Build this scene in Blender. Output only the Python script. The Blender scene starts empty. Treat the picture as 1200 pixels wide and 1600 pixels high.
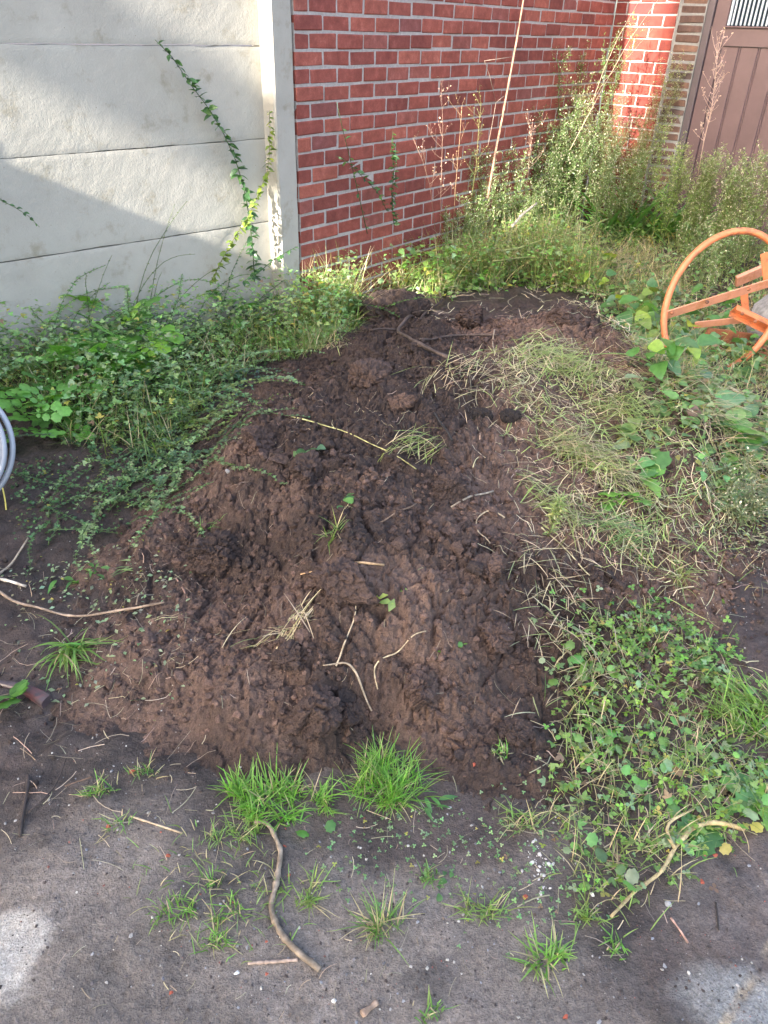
import bpy, math, random
import numpy as np
from mathutils import Matrix, Vector

random.seed(7)
rng = np.random.default_rng(7)
sc = bpy.context.scene
COL = sc.collection
rad = math.radians

# ------------------------------------------------------------------ camera
CAM = np.array([0.0, 0.0, 1.5])
FPX = 1175.7                                # focal length in pixels of a 1200 x 1600 frame
TH, RO = 0.574886, -0.0320417               # pitch down, roll
_w = np.array([0, math.cos(TH), -math.sin(TH)])
_r = np.array([1.0, 0, 0]); _d = np.array([0, -math.sin(TH), -math.cos(TH)])
RR = math.cos(RO) * _r + math.sin(RO) * _d
DD = -math.sin(RO) * _r + math.cos(RO) * _d
cam = bpy.data.cameras.new('camera')
cam.sensor_fit = 'VERTICAL'; cam.sensor_height = 36.0; cam.lens = FPX / 1600 * 36
cam.clip_start = 0.05; cam.clip_end = 500
camo = bpy.data.objects.new('camera', cam); COL.objects.link(camo)
M = Matrix.Identity(4)
for i in range(3):
    M[i][0] = RR[i]; M[i][1] = -DD[i]; M[i][2] = -_w[i]; M[i][3] = CAM[i]
camo.matrix_world = M
sc.camera = camo

# ------------------------------------------------------------------ sky, sun, exposure
SUN_AZ = rad(40.2)                          # the sun stands behind the photographer, to the left
SUN_EL = rad(26.0)
TO_SUN = Vector((-math.sin(SUN_AZ) * math.cos(SUN_EL), -math.cos(SUN_AZ) * math.cos(SUN_EL), math.sin(SUN_EL)))
world = bpy.data.worlds.new('World'); sc.world = world; world.use_nodes = True
wn = world.node_tree.nodes; wl = world.node_tree.links
sky = wn.new('ShaderNodeTexSky'); sky.sky_type = 'NISHITA'; sky.sun_disc = False
sky.sun_elevation = SUN_EL
sky.sun_rotation = math.atan2(TO_SUN.x, TO_SUN.y)
sky.air_density = 1.0; sky.dust_density = 4.0; sky.ozone_density = 1.0
bg = wn['Background']; bg.inputs['Strength'].default_value = 0.15
wl.new(sky.outputs['Color'], bg.inputs['Color'])
sl = bpy.data.lights.new('sun', 'SUN'); sl.energy = 4.0; sl.angle = rad(0.53); sl.color = (1.0, 0.93, 0.82)
so = bpy.data.objects.new('sun', sl); COL.objects.link(so)
so.rotation_euler = TO_SUN.to_track_quat('Z', 'Y').to_euler()
so.location = (-4, -4, 6)
vs = sc.view_settings
vs.view_transform = 'Standard'; vs.look = 'None'; vs.exposure = 2.72; vs.gamma = 1.0; vs.use_curve_mapping = False
sc.cycles.max_bounces = 6; sc.cycles.diffuse_bounces = 4; sc.cycles.transmission_bounces = 3
sc.cycles.transparent_max_bounces = 4

# ------------------------------------------------------------------ noise
def _hash(ix, iy, seed):
    ix = ix.astype(np.int64); iy = iy.astype(np.int64)
    h = (ix * 374761393 + iy * 668265263 + seed * 1274126177) & 0xFFFFFFFF
    h = ((h ^ (h >> 13)) * 1274126177) & 0xFFFFFFFF
    h = ((h ^ (h >> 16)) * 2246822519) & 0xFFFFFFFF
    return ((h ^ (h >> 15)) & 0xFFFFFF) / float(0xFFFFFF)
def vnoise(x, y, s, seed):
    x = np.asarray(x, float) / s; y = np.asarray(y, float) / s
    ix = np.floor(x); iy = np.floor(y); fx = x - ix; fy = y - iy
    fx = fx * fx * (3 - 2 * fx); fy = fy * fy * (3 - 2 * fy)
    a = _hash(ix, iy, seed); b = _hash(ix + 1, iy, seed); c = _hash(ix, iy + 1, seed); d = _hash(ix + 1, iy + 1, seed)
    return (a * (1 - fx) + b * fx) * (1 - fy) + (c * (1 - fx) + d * fx) * fy - 0.5
def fbm(x, y, s, seed, octv=4, gain=0.5):
    o = 0; a = 1.0
    for k in range(octv):
        o = o + a * vnoise(x, y, s, seed + k); s = s / 2.03; a *= gain
    return o
def worley(x, y, s, seed, off=False):
    x = np.asarray(x, float) / s; y = np.asarray(y, float) / s
    ix = np.floor(x); iy = np.floor(y)
    f1 = np.full(x.shape, 9.0); f2 = np.full(x.shape, 9.0); cid = np.zeros(x.shape); ox = np.zeros(x.shape); oy = np.zeros(x.shape)
    for dx in (-1, 0, 1):
        for dy in (-1, 0, 1):
            jx = ix + dx; jy = iy + dy
            px = jx + _hash(jx, jy, seed); py = jy + _hash(jx, jy, seed + 11)
            d = np.hypot(x - px, y - py); c = _hash(jx, jy, seed + 23)
            n = d < f1
            f2 = np.where(n, f1, np.minimum(f2, d)); cid = np.where(n, c, cid); ox = np.where(n, x - px, ox); oy = np.where(n, y - py, oy); f1 = np.where(n, d, f1)
    return (f1, f2, cid, ox, oy) if off else (f1, f2, cid)
def sstep(a, b, x):
    t = np.clip((x - a) / (b - a), 0, 1); return t * t * (3 - 2 * t)

# ------------------------------------------------------------------ terrain
def ground_h(x, y):
    x = np.asarray(x, float); y = np.asarray(y, float)
    z = 0.10 * sstep(1.2, 3.2, y) + 0.05 * sstep(0.5, 1.6, x) * sstep(1.4, 2.4, y) + 0.05 * sstep(-0.7, -1.5, x) * sstep(2.0, 3.0, y)
    rough = sstep(0.95, 1.5, y + 0.25 * np.abs(x - 0.1) * (x < 0.1) + 0.35 * sstep(0.2, 0.8, x) + 0.12 * vnoise(x, y, 0.3, 5))
    far = 1 - sstep(6, 14, np.hypot(x, y - 2))
    return z + far * (rough * (0.040 * fbm(x, y, 0.33, 31, 4) + 0.022 * fbm(x, y, 0.07, 41, 4, 0.6)) + (0.012 * fbm(x, y, 0.5, 51, 3) + 0.006 * fbm(x, y, 0.05, 52, 4, 0.6)))
HG = [(-0.28, 2.10, 0.17, 0.38, 0.50), (0.06, 2.45, 0.13, 0.50, 0.50), (0.48, 3.30, 0.20, 0.62, 0.50),
      (0.20, 1.70, 0.14, 0.36, 0.33), (-0.16, 1.38, 0.075, 0.30, 0.15), (0.80, 2.30, 0.11, 0.45, 0.50), (0.85, 2.95, 0.10, 0.55, 0.55)]
def heap_smooth(x, y):
    wx = x + 0.26 * fbm(x, y, 0.38, 61, 3); wy = y + 0.20 * fbm(x, y, 0.38, 65, 3)
    s = 0
    for cx, cy, a, sx, sy in HG:
        s = s + a * np.exp(-0.5 * (np.abs((wx - cx) / sx) ** 2.4 + np.abs((wy - cy) / sy) ** 2.4))
    return s
def heap_h(x, y, fine=True):
    """height of the heap's skin above z = 0"""
    x = np.asarray(x, float); y = np.asarray(y, float)
    s = heap_smooth(x, y)
    m = sstep(0.02, 0.12, s)
    z = 0.09 * sstep(1.2, 3.2, y) + s - 0.045 + m * 0.10 * fbm(x, y, 0.42, 71, 3)
    if fine:
        wx = x + 0.03 * fbm(x, y, 0.09, 81, 2); wy = y + 0.03 * fbm(x, y, 0.09, 83, 2)
        for sc_, amp, prob, sd in ((0.17, 0.028, 0.5, 101), (0.085, 0.023, 0.55, 111), (0.045, 0.020, 0.6, 121), (0.024, 0.014, 0.65, 131)):
            f1, f2, c, ox, oy = worley(wx, wy, sc_, sd, True)
            b = np.sqrt(np.clip(1 - (f1 / 0.72) ** 2, 0, 1)) * (0.35 + 0.65 * _hash(np.floor(c * 9999), np.floor(c * 777), 3)) * (c < prob)
            a_ = c * 97.0; cr = sstep(0.0, 0.13, f2 - f1)
            fa = cr * (0.30 + 0.7 * ((c * 7.31) % 1.0) + 1.1 * (ox * np.cos(a_) + oy * np.sin(a_)))
            b = 0.30 * b + 0.62 * np.clip(fa, 0, 1.2)
            patch = 0.45 + 0.9 * sstep(-0.25, 0.25, vnoise(x, y, 0.33, sd + 5))
            crack = sstep(0.0, 0.16, f2 - f1)
            z = z + (0.25 + 0.75 * m) * amp * patch * (b * (0.6 + 0.4 * crack))
        z = z + 0.010 * fbm(x, y, 0.03, 141, 3, 0.6) + 0.02 * np.abs(fbm(x, y, 0.09, 151, 3))
    return z
_HS = 0.008; _HX = np.arange(-3.0, 3.6, _HS); _HY = np.arange(0.3, 7.2, _HS)
_g = np.meshgrid(_HX, _HY); _HZ = ground_h(*_g)
_s = (slice(int(0.6 / _HS), int(4.1 / _HS)), slice(int(1.4 / _HS), int(5.0 / _HS)))
_HZ[_s] = np.maximum(_HZ[_s], heap_h(_g[0][_s], _g[1][_s]))
def H(x, y):
    """terrain height, read from a fine table"""
    u = np.clip((np.asarray(x, float) + 3.0) / _HS, 0, len(_HX) - 1.001); w = np.clip((np.asarray(y, float) - 0.3) / _HS, 0, len(_HY) - 1.001)
    i = u.astype(int); j = w.astype(int); a = u - i; b = w - j
    return (_HZ[j, i] * (1 - a) + _HZ[j, i + 1] * a) * (1 - b) + (_HZ[j + 1, i] * (1 - a) + _HZ[j + 1, i + 1] * a) * b
def ray(px, py):
    v = RR * ((px - 600) / FPX) + DD * ((py - 800) / FPX) + _w
    return v / np.linalg.norm(v)
_T = np.arange(0.8, 8.0, 0.03); _T2 = np.arange(-0.035, 0.01, 0.004)
def P(px, py):
    """the point of the terrain seen at a place of the photograph"""
    v = ray(px, py); pts = CAM + _T[:, None] * v
    below = pts[:, 2] <= H(pts[:, 0], pts[:, 1])
    i = int(np.argmax(below)) if below.any() else len(_T) - 1
    pts = CAM + (_T[i] + _T2)[:, None] * v; below = pts[:, 2] <= H(pts[:, 0], pts[:, 1])
    i = int(np.argmax(below)) if below.any() else len(_T2) - 1
    return pts[i].copy()
def Q(px, py, Y):
    v = ray(px, py); t = Y / v[1]
    return CAM + v * t

# ------------------------------------------------------------------ mesh building
class MB:
    def __init__(s): s.v = []; s.f = []; s.c = []; s.n = 0
    def add(s, v, f, c):
        v = np.asarray(v, float).reshape(-1, 3); f = np.asarray(f, int).reshape(-1, 3)
        c = np.asarray(c, float)
        if c.ndim == 1: c = np.broadcast_to(c[:3], (len(v), 3))
        s.v.append(v); s.f.append(f + s.n); s.c.append(c[:, :3]); s.n += len(v)
    def build(s, name, mat, parent=None, origin=None, smooth=True):
        v = np.concatenate(s.v); f = np.concatenate(s.f); c = np.concatenate(s.c)
        if origin is not None: v = v - np.asarray(origin, float)
        me = mesh_np(name, v, f, c, smooth)
        if mat is not None: me.materials.append(mat)
        o = link(name, me, parent, None if parent is not None else origin)
        if parent is not None and name in ('stems', 'foliage', 'seed_heads', 'stalks', 'roots'): o['kind'] = 'stuff'
        return o
def mesh_np(name, v, f, c=None, smooth=True):
    me = bpy.data.meshes.new(name)
    me.vertices.add(len(v)); me.vertices.foreach_set('co', np.ascontiguousarray(v, np.float32).ravel())
    me.loops.add(len(f) * 3); me.loops.foreach_set('vertex_index', np.ascontiguousarray(f, np.int32).ravel())
    me.polygons.add(len(f)); me.polygons.foreach_set('loop_start', np.arange(0, len(f) * 3, 3, dtype=np.int32))
    me.polygons.foreach_set('use_smooth', np.full(len(f), smooth, bool))
    if c is not None:
        a = me.color_attributes.new('Col', 'FLOAT_COLOR', 'POINT')
        a.data.foreach_set('color', np.concatenate([np.clip(c, 0, 1), np.ones((len(c), 1))], 1).astype(np.float32).ravel())
    me.update(calc_edges=True); me.validate()
    return me
def link(name, me, parent=None, loc=None):
    o = bpy.data.objects.new(name, me); COL.objects.link(o)
    if parent is not None: o.parent = parent
    if loc is not None: o.location = tuple(float(q) for q in loc)
    return o
def tag(o, label, cat, group=None, kind=None):
    if label: o['label'] = label
    if cat: o['category'] = cat
    if group: o['group'] = group
    if kind: o['kind'] = kind
    return o
def thing(name, label, cat, loc, group=None):
    return tag(link(name, None, None, loc), label, cat, group)
def structure(o): o['kind'] = 'structure'; return o

def box_vf(x0, x1, y0, y1, z0, z1, ch=0.0):
    """a box, chamfered when ch > 0 (24 vertices)"""
    if ch <= 0:
        v = [(x, y, z) for x in (x0, x1) for y in (y0, y1) for z in (z0, z1)]
        q = [(0, 1, 3, 2), (4, 6, 7, 5), (0, 4, 5, 1), (2, 3, 7, 6), (0, 2, 6, 4), (1, 5, 7, 3)]
    else:
        v = []; idx = {}
        lo = (x0, y0, z0); hi = (x1, y1, z1)
        for a in (0, 1):
            for b in (0, 1):
                for c in (0, 1):
                    s = (a, b, c)
                    for k in range(3):
                        p = [(hi[i] if s[i] else lo[i]) + (0 if i == k else (-ch if s[i] else ch)) for i in range(3)]
                        idx[(s, k)] = len(v); v.append(tuple(p))
        q = []
        for k in range(3):
            i, j = [m for m in range(3) if m != k]
            for e in (0, 1):
                loop = []
                for (a, b) in ((0, 0), (1, 0), (1, 1), (0, 1)):
                    s = [0, 0, 0]; s[k] = e; s[i] = a; s[j] = b; loop.append(idx[(tuple(s), k)])
                q.append(tuple(loop))
        for k in range(3):          # edges along axis k
            i, j = [m for m in range(3) if m != k]
            for a in (0, 1):
                for b in (0, 1):
                    s0 = [0, 0, 0]; s0[i] = a; s0[j] = b; s1 = list(s0); s1[k] = 1
                    q.append((idx[(tuple(s0), i)], idx[(tuple(s1), i)], idx[(tuple(s1), j)], idx[(tuple(s0), j)]))
        tri = []
        for s in {k[0] for k in idx}: tri.append((idx[(s, 0)], idx[(s, 1)], idx[(s, 2)]))
    v = np.array(v, float); cen = v.mean(0); f = []
    for t in q: f += [(t[0], t[1], t[2]), (t[0], t[2], t[3])]
    if ch > 0: f += tri
    f = np.array(f)
    nn = np.cross(v[f[:, 1]] - v[f[:, 0]], v[f[:, 2]] - v[f[:, 0]])
    fl = ((v[f].mean(1) - cen) * nn).sum(1) < 0
    f[fl] = f[fl][:, ::-1]
    return v, f

def tube(mb, path, rads, col, sides=6, cap=True, jit=0.0):
    path = np.asarray(path, float); n = len(path)
    rads = np.broadcast_to(np.asarray(rads, float), (n,))
    col = np.asarray(col, float)
    tg = np.gradient(path, axis=0); tg /= np.linalg.norm(tg, axis=1)[:, None] + 1e-9
    ref = np.array([0.13, 0.21, 0.97])
    a = np.cross(tg, ref); bad = np.linalg.norm(a, axis=1) < 0.1
    a[bad] = np.cross(tg[bad], np.array([1.0, 0, 0])); a /= np.linalg.norm(a, axis=1)[:, None]
    b = np.cross(tg, a)
    an = np.arange(sides) * 2 * math.pi / sides
    rr = rads[:, None] * (1 + jit * (rng.random((n, sides)) - 0.5))
    v = path[:, None, :] + rr[:, :, None] * (np.cos(an)[None, :, None] * a[:, None, :] + np.sin(an)[None, :, None] * b[:, None, :])
    v = v.reshape(-1, 3); f = []
    for i in range(n - 1):
        for k in range(sides):
            p, q = i * sides + k, i * sides + (k + 1) % sides
            f += [(p, q, q + sides), (p, q + sides, p + sides)]
    if cap:
        for k in range(1, sides - 1):
            f.append((0, k + 1, k)); o = (n - 1) * sides; f.append((o, o + k, o + k + 1))
    c = np.repeat(col, sides, 0) if col.ndim == 2 else col
    mb.add(v, f, c)

def jitcol(base, n, amt=0.25, hue=0.12):
    base = np.asarray(base, float)
    b = 1 + amt * (rng.random((n, 1)) * 2 - 1)
    h = 1 + hue * (rng.random((n, 3)) * 2 - 1)
    return np.clip(base * b * h, 0.002, 0.9)

def blades(mb, base, yaw, L, W, lean, bend, col, seg=4, ground=True, fold=False, tip=None):
    """grass blades as tapering ribbons; lean and bend are angles from the vertical"""
    N = len(base)
    yaw, L, W, lean, bend = [np.broadcast_to(np.asarray(q, float), (N,)) for q in (yaw, L, W, lean, bend)]
    col = np.broadcast_to(np.asarray(col, float), (N, 3))
    s = np.linspace(0, 1, seg + 1)
    pts = np.zeros((N, seg + 1, 3)); pts[:, 0] = base
    for k in range(1, seg + 1):
        th = lean + bend * (s[k] + s[k - 1]) / 2
        st = (L / seg)[:, None] * np.stack([np.sin(th) * np.cos(yaw), np.sin(th) * np.sin(yaw), np.cos(th)], 1)
        pts[:, k] = pts[:, k - 1] + st
    if ground:
        h = H(pts[:, :, 0], pts[:, :, 1]) + 0.004
        pts[:, :, 2] = np.maximum(pts[:, :, 2], h + 0.006 * rng.random((N, 1)))
        pts[:, 0, 2] = base[:, 2]
    tw = yaw + math.pi / 2 + rng.normal(0, 0.5, N)
    wd = np.stack([np.cos(tw), np.sin(tw), np.zeros(N)], 1)
    wp = W[:, None] * np.minimum(1, 0.55 + 1.8 * s)[None] * (1 - s[None] ** 2.2) * 0.5 + 0.00025
    Lp = pts - wp[:, :, None] * wd[:, None]; Rp = pts + wp[:, :, None] * wd[:, None]
    m = 2
    v = np.stack([Lp, Rp], 2)
    if fold:
        up = np.zeros((N, seg + 1, 1, 3)); m = 3
        mid = pts.copy(); mid[:, :, 2] -= wp * 0.5
        v = np.stack([Lp, mid, Rp], 2)
    v = v.reshape(-1, 3)
    fs = []
    for k in range(seg):
        for j in range(m - 1):
            a = k * m + j; fs += [(a, a + 1, a + m + 1), (a, a + m + 1, a + m)]
    fs = np.array(fs)
    f = (np.arange(N)[:, None, None] * (m * (seg + 1)) + fs[None]).reshape(-1, 3)
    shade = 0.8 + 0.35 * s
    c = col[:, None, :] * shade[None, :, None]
    if tip is not None:
        w_ = (s ** 3)[None, :, None] * rng.random((N, 1, 1)) ** 2; c = c * (1 - w_) + np.asarray(tip) * w_
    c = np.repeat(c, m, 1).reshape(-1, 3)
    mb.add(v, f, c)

def rot_frames(yaw, pitch, roll):
    """x axis along the leaf (pitch up from horizontal), y across, z its upper side"""
    cy, sy, cp, sp, cr, sr = np.cos(yaw), np.sin(yaw), np.cos(pitch), np.sin(pitch), np.cos(roll), np.sin(roll)
    X = np.stack([cp * cy, cp * sy, sp], -1); Y0 = np.stack([-sy, cy, np.zeros_like(sy)], -1)
    Z0 = np.cross(X, Y0)
    Y = Y0 * cr[..., None] + Z0 * sr[..., None]; Z = np.cross(X, Y)
    return np.stack([X, Y, Z], -1)
def inst(mb, tv, tf, pos, yaw, pitch, roll, scale, col):
    N = len(pos)
    yaw, pitch, roll, scale = [np.broadcast_to(np.asarray(q, float), (N,)) for q in (yaw, pitch, roll, scale)]
    col = np.broadcast_to(np.asarray(col, float), (N, 3))
    Rm = rot_frames(yaw, pitch, roll)
    v = np.einsum('nij,kj->nki', Rm, tv) * scale[:, None, None] + np.asarray(pos)[:, None, :]
    f = (np.arange(N)[:, None, None] * len(tv) + tf[None]).reshape(-1, 3)
    mb.add(v.reshape(-1, 3), f, np.repeat(col, len(tv), 0))

def leaf_shape(profile, fold=0.25, droop=0.3, nseg=6, wave=0.0, teeth=0.0):
    """unit length leaf: profile(s) is the half width"""
    v = []; s = np.linspace(0, 1, nseg + 1)
    for k, t in enumerate(s):
        w = profile(t); zc = -droop * t * t
        if teeth and 0 < k < nseg: w *= 1 + teeth * (1 if k % 2 else -1)
        ww = wave * (1 if k % 2 else -1)
        v += [(t, -w, zc + fold * w + ww), (t, 0, zc), (t, w, zc + fold * w - ww)]
    f = []
    for k in range(nseg):
        for j in (0, 1):
            a = 3 * k + j; f += [(a, a + 1, a + 4), (a, a + 4, a + 3)]
    return np.array(v), np.array(f)
LEAF_SMALL = leaf_shape(lambda t: 0.28 * math.sin(math.pi * min(1, t ** 0.85)) + 0.02, 0.3, 0.15, 2)
LEAF_NARROW = (np.array([(0, -0.02, 0), (0, 0.02, 0), (0.45, -0.09, -0.05), (0.45, 0.09, -0.05), (1, 0, -0.3)]), np.array([(0, 1, 3), (0, 3, 2), (2, 3, 4)]))
LEAF_OVATE = leaf_shape(lambda t: 0.40 * math.sin(math.pi * min(1, t ** 0.62)) ** 0.8 + 0.004, 0.22, 0.35, 7, 0.015)
LEAF_MID = leaf_shape(lambda t: 0.38 * math.sin(math.pi * min(1, t ** 0.62)) ** 0.8 + 0.01, 0.22, 0.35, 3)
LEAF_TOOTH = leaf_shape(lambda t: 0.30 * math.sin(math.pi * min(1, t ** 0.7)) ** 0.8 + 0.006, 0.25, 0.4, 10, 0.0, 0.22)
LEAF_ROUND = leaf_shape(lambda t: 0.36 * math.sin(math.pi * min(1, t ** 1.15)) ** 0.6 + 0.02, 0.2, 0.12, 3)
def multi(parts):
    v = []; f = []; n = 0
    for (tv, tf), (ox, oy, oz), yaw, pit, sc_ in parts:
        Rm = rot_frames(np.array([yaw]), np.array([pit]), np.array([0.0]))[0]
        v.append((tv * sc_) @ Rm.T + np.array([ox, oy, oz])); f.append(tf + n); n += len(tv)
    return np.concatenate(v), np.concatenate(f)
TRIFOIL = multi([(LEAF_ROUND, (0, 0, 0), a, 0.1, 0.5) for a in (0, 2.0, -2.0)])
TRIO = multi([(LEAF_SMALL, (0.1, 0, 0), 0, 0.05, 0.62), (LEAF_SMALL, (0.08, 0, 0), 1.0, 0, 0.45), (LEAF_SMALL, (0.08, 0, 0), -1.0, 0, 0.45)])

def lobed_leaflet(n=17, lobes=3, depth=0.13):
    v = [(0.12, 0, -0.02), (0.5, 0, 0.03)]
    for k in range(n):
        a = -math.pi + 2 * math.pi * (k + 0.5) / n
        r = 0.40 * (1 + depth * math.cos(a * (2 * lobes + 1)))
        r += 0.05 * math.cos(a)
        v.append((0.5 + r * 1.15 * math.cos(a), r * 0.98 * math.sin(a), -0.06 * (r / 0.4) ** 2 + 0.03 * math.sin(3 * a)))
    f = []
    for k in range(n - 1): f.append((1, 2 + k, 3 + k))
    f.append((1, n + 1, 2))
    return np.array(v), np.array(f)
LOBED = lobed_leaflet()
def stalk_vf(L, w=0.012):
    v = np.array([(0, -w, 0), (0, w, 0), (0, 0, -w * 1.5), (L, -w * .5, 0.0), (L, w * .5, 0.0), (L, 0, -w)])
    f = np.array([(0, 1, 4), (0, 4, 3), (1, 2, 5), (1, 5, 4), (2, 0, 3), (2, 3, 5)])
    return v, f
PINNATE = multi([(stalk_vf(0.75), (0, 0, 0), 0, 0, 1), (LOBED, (0.68, 0, 0), 0, -0.1, 0.42), (LOBED, (0.6, 0.02, 0), 0.95, -0.05, 0.34), (LOBED, (0.6, -0.02, 0), -0.95, -0.05, 0.34),
                 (LOBED, (0.40, 0.02, 0), 1.2, 0, 0.25), (LOBED, (0.40, -0.02, 0), -1.2, 0, 0.25), (LOBED, (0.24, 0.01, 0), 1.3, 0, 0.14), (LOBED, (0.24, -0.01, 0), -1.3, 0, 0.14)])

# ------------------------------------------------------------------ materials
def new_mat(name):
    m = bpy.data.materials.new(name); m.use_nodes = True
    return m, m.node_tree.nodes, m.node_tree.links, m.node_tree.nodes['Principled BSDF']
def noise_node(N, L, coord, scale, detail=4, rough=0.6):
    t = N.new('ShaderNodeTexNoise'); t.inputs['Scale'].default_value = scale; t.inputs['Detail'].default_value = detail
    t.inputs['Roughness'].default_value = rough
    if coord is not None: L.new(coord, t.inputs['Vector'])
    return t
def bump_chain(N, L, bsdf, specs):
    prev = None
    for sock, strength, dist in specs:
        b = N.new('ShaderNodeBump'); b.inputs['Strength'].default_value = strength; b.inputs['Distance'].default_value = dist
        L.new(sock, b.inputs['Height'])
        if prev is not None: L.new(prev.outputs[0], b.inputs['Normal'])
        prev = b
    L.new(prev.outputs[0], bsdf.inputs['Normal'])
def ramp(N, L, sock, stops):
    r = N.new('ShaderNodeValToRGB'); L.new(sock, r.inputs[0])
    while len(r.color_ramp.elements) < len(stops): r.color_ramp.elements.new(0.5)
    for e, (p, c) in zip(r.color_ramp.elements, stops):
        e.position = p; e.color = (*c, 1) if len(c) == 3 else c
    return r
def mixc(N, L, fac, a, b, mode='MIX'):
    m = N.new('ShaderNodeMix'); m.data_type = 'RGBA'; m.blend_type = mode
    for s, q in ((0, fac), (6, a), (7, b)):
        if hasattr(q, 'links'): L.new(q, m.inputs[s])
        elif isinstance(q, (int, float)): m.inputs[s].default_value = q
        else: m.inputs[s].default_value = (*q, 1)
    return m.outputs[2]

def soil_material(name, rough=0.85, fine=1.0, spec=0.3):
    m, N, L, b = new_mat(name)
    g = N.new('ShaderNodeNewGeometry'); pos = g.outputs['Position']
    at = N.new('ShaderNodeAttribute'); at.attribute_name = 'Col'
    n1 = noise_node(N, L, pos, 260, 3, 0.7); n2 = noise_node(N, L, pos, 70, 4, 0.65); n3 = noise_node(N, L, pos, 9, 4, 0.6)
    r1 = ramp(N, L, n1.outputs[0], [(0.3, (0.62, 0.6, 0.6)), (0.55, (1, 1, 1)), (0.75, (1.5, 1.45, 1.4))])
    r2 = ramp(N, L, n2.outputs[0], [(0.3, (0.7, 0.68, 0.66)), (0.7, (1.25, 1.25, 1.25))])
    r3 = ramp(N, L, n3.outputs[0], [(0.3, (0.78, 0.78, 0.8)), (0.7, (1.2, 1.18, 1.15))])
    c = mixc(N, L, 1.0, at.outputs['Color'], r1.outputs[0], 'MULTIPLY')
    c = mixc(N, L, 1.0, c, r2.outputs[0], 'MULTIPLY'); c = mixc(N, L, 1.0, c, r3.outputs[0], 'MULTIPLY')
    L.new(c, b.inputs['Base Color'])
    rr = ramp(N, L, n3.outputs[0], [(0.35, (rough - 0.22,) * 3), (0.65, (rough,) * 3)]); L.new(rr.outputs[0], b.inputs['Roughness'])
    b.inputs['Specular IOR Level'].default_value = spec
    bump_chain(N, L, b, [(n2.outputs[0], 1.0 * fine, 0.010), (n1.outputs[0], 0.9 * fine, 0.004)])
    return m
M_SOIL = soil_material('crumbly soil')
M_MUD = soil_material('wet muddy paving', 0.74, 0.8, 0.4)

def leaf_material(name, rough=0.5, transl=0.4, objrand=False):
    m, N, L, b = new_mat(name)
    at = N.new('ShaderNodeAttribute'); at.attribute_name = 'Col'
    g = N.new('ShaderNodeNewGeometry'); n = noise_node(N, L, g.outputs['Position'], 55, 3)
    r = ramp(N, L, n.outputs[0], [(0.3, (0.8, 0.82, 0.75)), (0.7, (1.18, 1.15, 1.2))])
    c = mixc(N, L, 1.0, at.outputs['Color'], r.outputs[0], 'MULTIPLY')
    if objrand:
        oi = N.new('ShaderNodeObjectInfo')
        r2 = ramp(N, L, oi.outputs['Random'], [(0.0, (0.62, 0.66, 0.7)), (0.45, (1, 1, 1)), (0.8, (1.2, 1.25, 1.0)), (1.0, (1.75, 1.4, 0.8))])
        c = mixc(N, L, 1.0, c, r2.outputs[0], 'MULTIPLY')
    L.new(c, b.inputs['Base Color']); b.inputs['Roughness'].default_value = rough - 0.08; b.inputs['Specular IOR Level'].default_value = 0.55
    t = N.new('ShaderNodeBsdfTranslucent'); L.new(mixc(N, L, 1.0, c, (1.35, 1.5, 0.7), 'MULTIPLY'), t.inputs['Color'])
    mx = N.new('ShaderNodeMixShader'); mx.inputs[0].default_value = transl
    L.new(b.outputs[0], mx.inputs[1]); L.new(t.outputs[0], mx.inputs[2]); L.new(mx.outputs[0], N['Material Output'].inputs[0])
    return m
M_LEAF = leaf_material('leaf'); M_LEAFO = leaf_material('single leaf', 0.45, 0.36, True)
M_STRAW = leaf_material('dry straw', 0.65, 0.12)

def bark_material(name, rough=0.8):
    m, N, L, b = new_mat(name)
    at = N.new('ShaderNodeAttribute'); at.attribute_name = 'Col'
    tc = N.new('ShaderNodeTexCoord'); n = noise_node(N, L, tc.outputs['Object'], 90, 5, 0.7); n2 = noise_node(N, L, tc.outputs['Object'], 18, 3)
    r = ramp(N, L, n.outputs[0], [(0.3, (0.55, 0.52, 0.5)), (0.7, (1.3, 1.3, 1.3))]); r2 = ramp(N, L, n2.outputs[0], [(0.35, (0.6, 0.58, 0.55)), (0.65, (1.15, 1.15, 1.15))])
    c = mixc(N, L, 1.0, at.outputs['Color'], r.outputs[0], 'MULTIPLY'); c = mixc(N, L, 1.0, c, r2.outputs[0], 'MULTIPLY')
    L.new(c, b.inputs['Base Color']); b.inputs['Roughness'].default_value = rough
    bump_chain(N, L, b, [(n.outputs[0], 0.6, 0.002)])
    return m
M_BARK = bark_material('bark')

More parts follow.
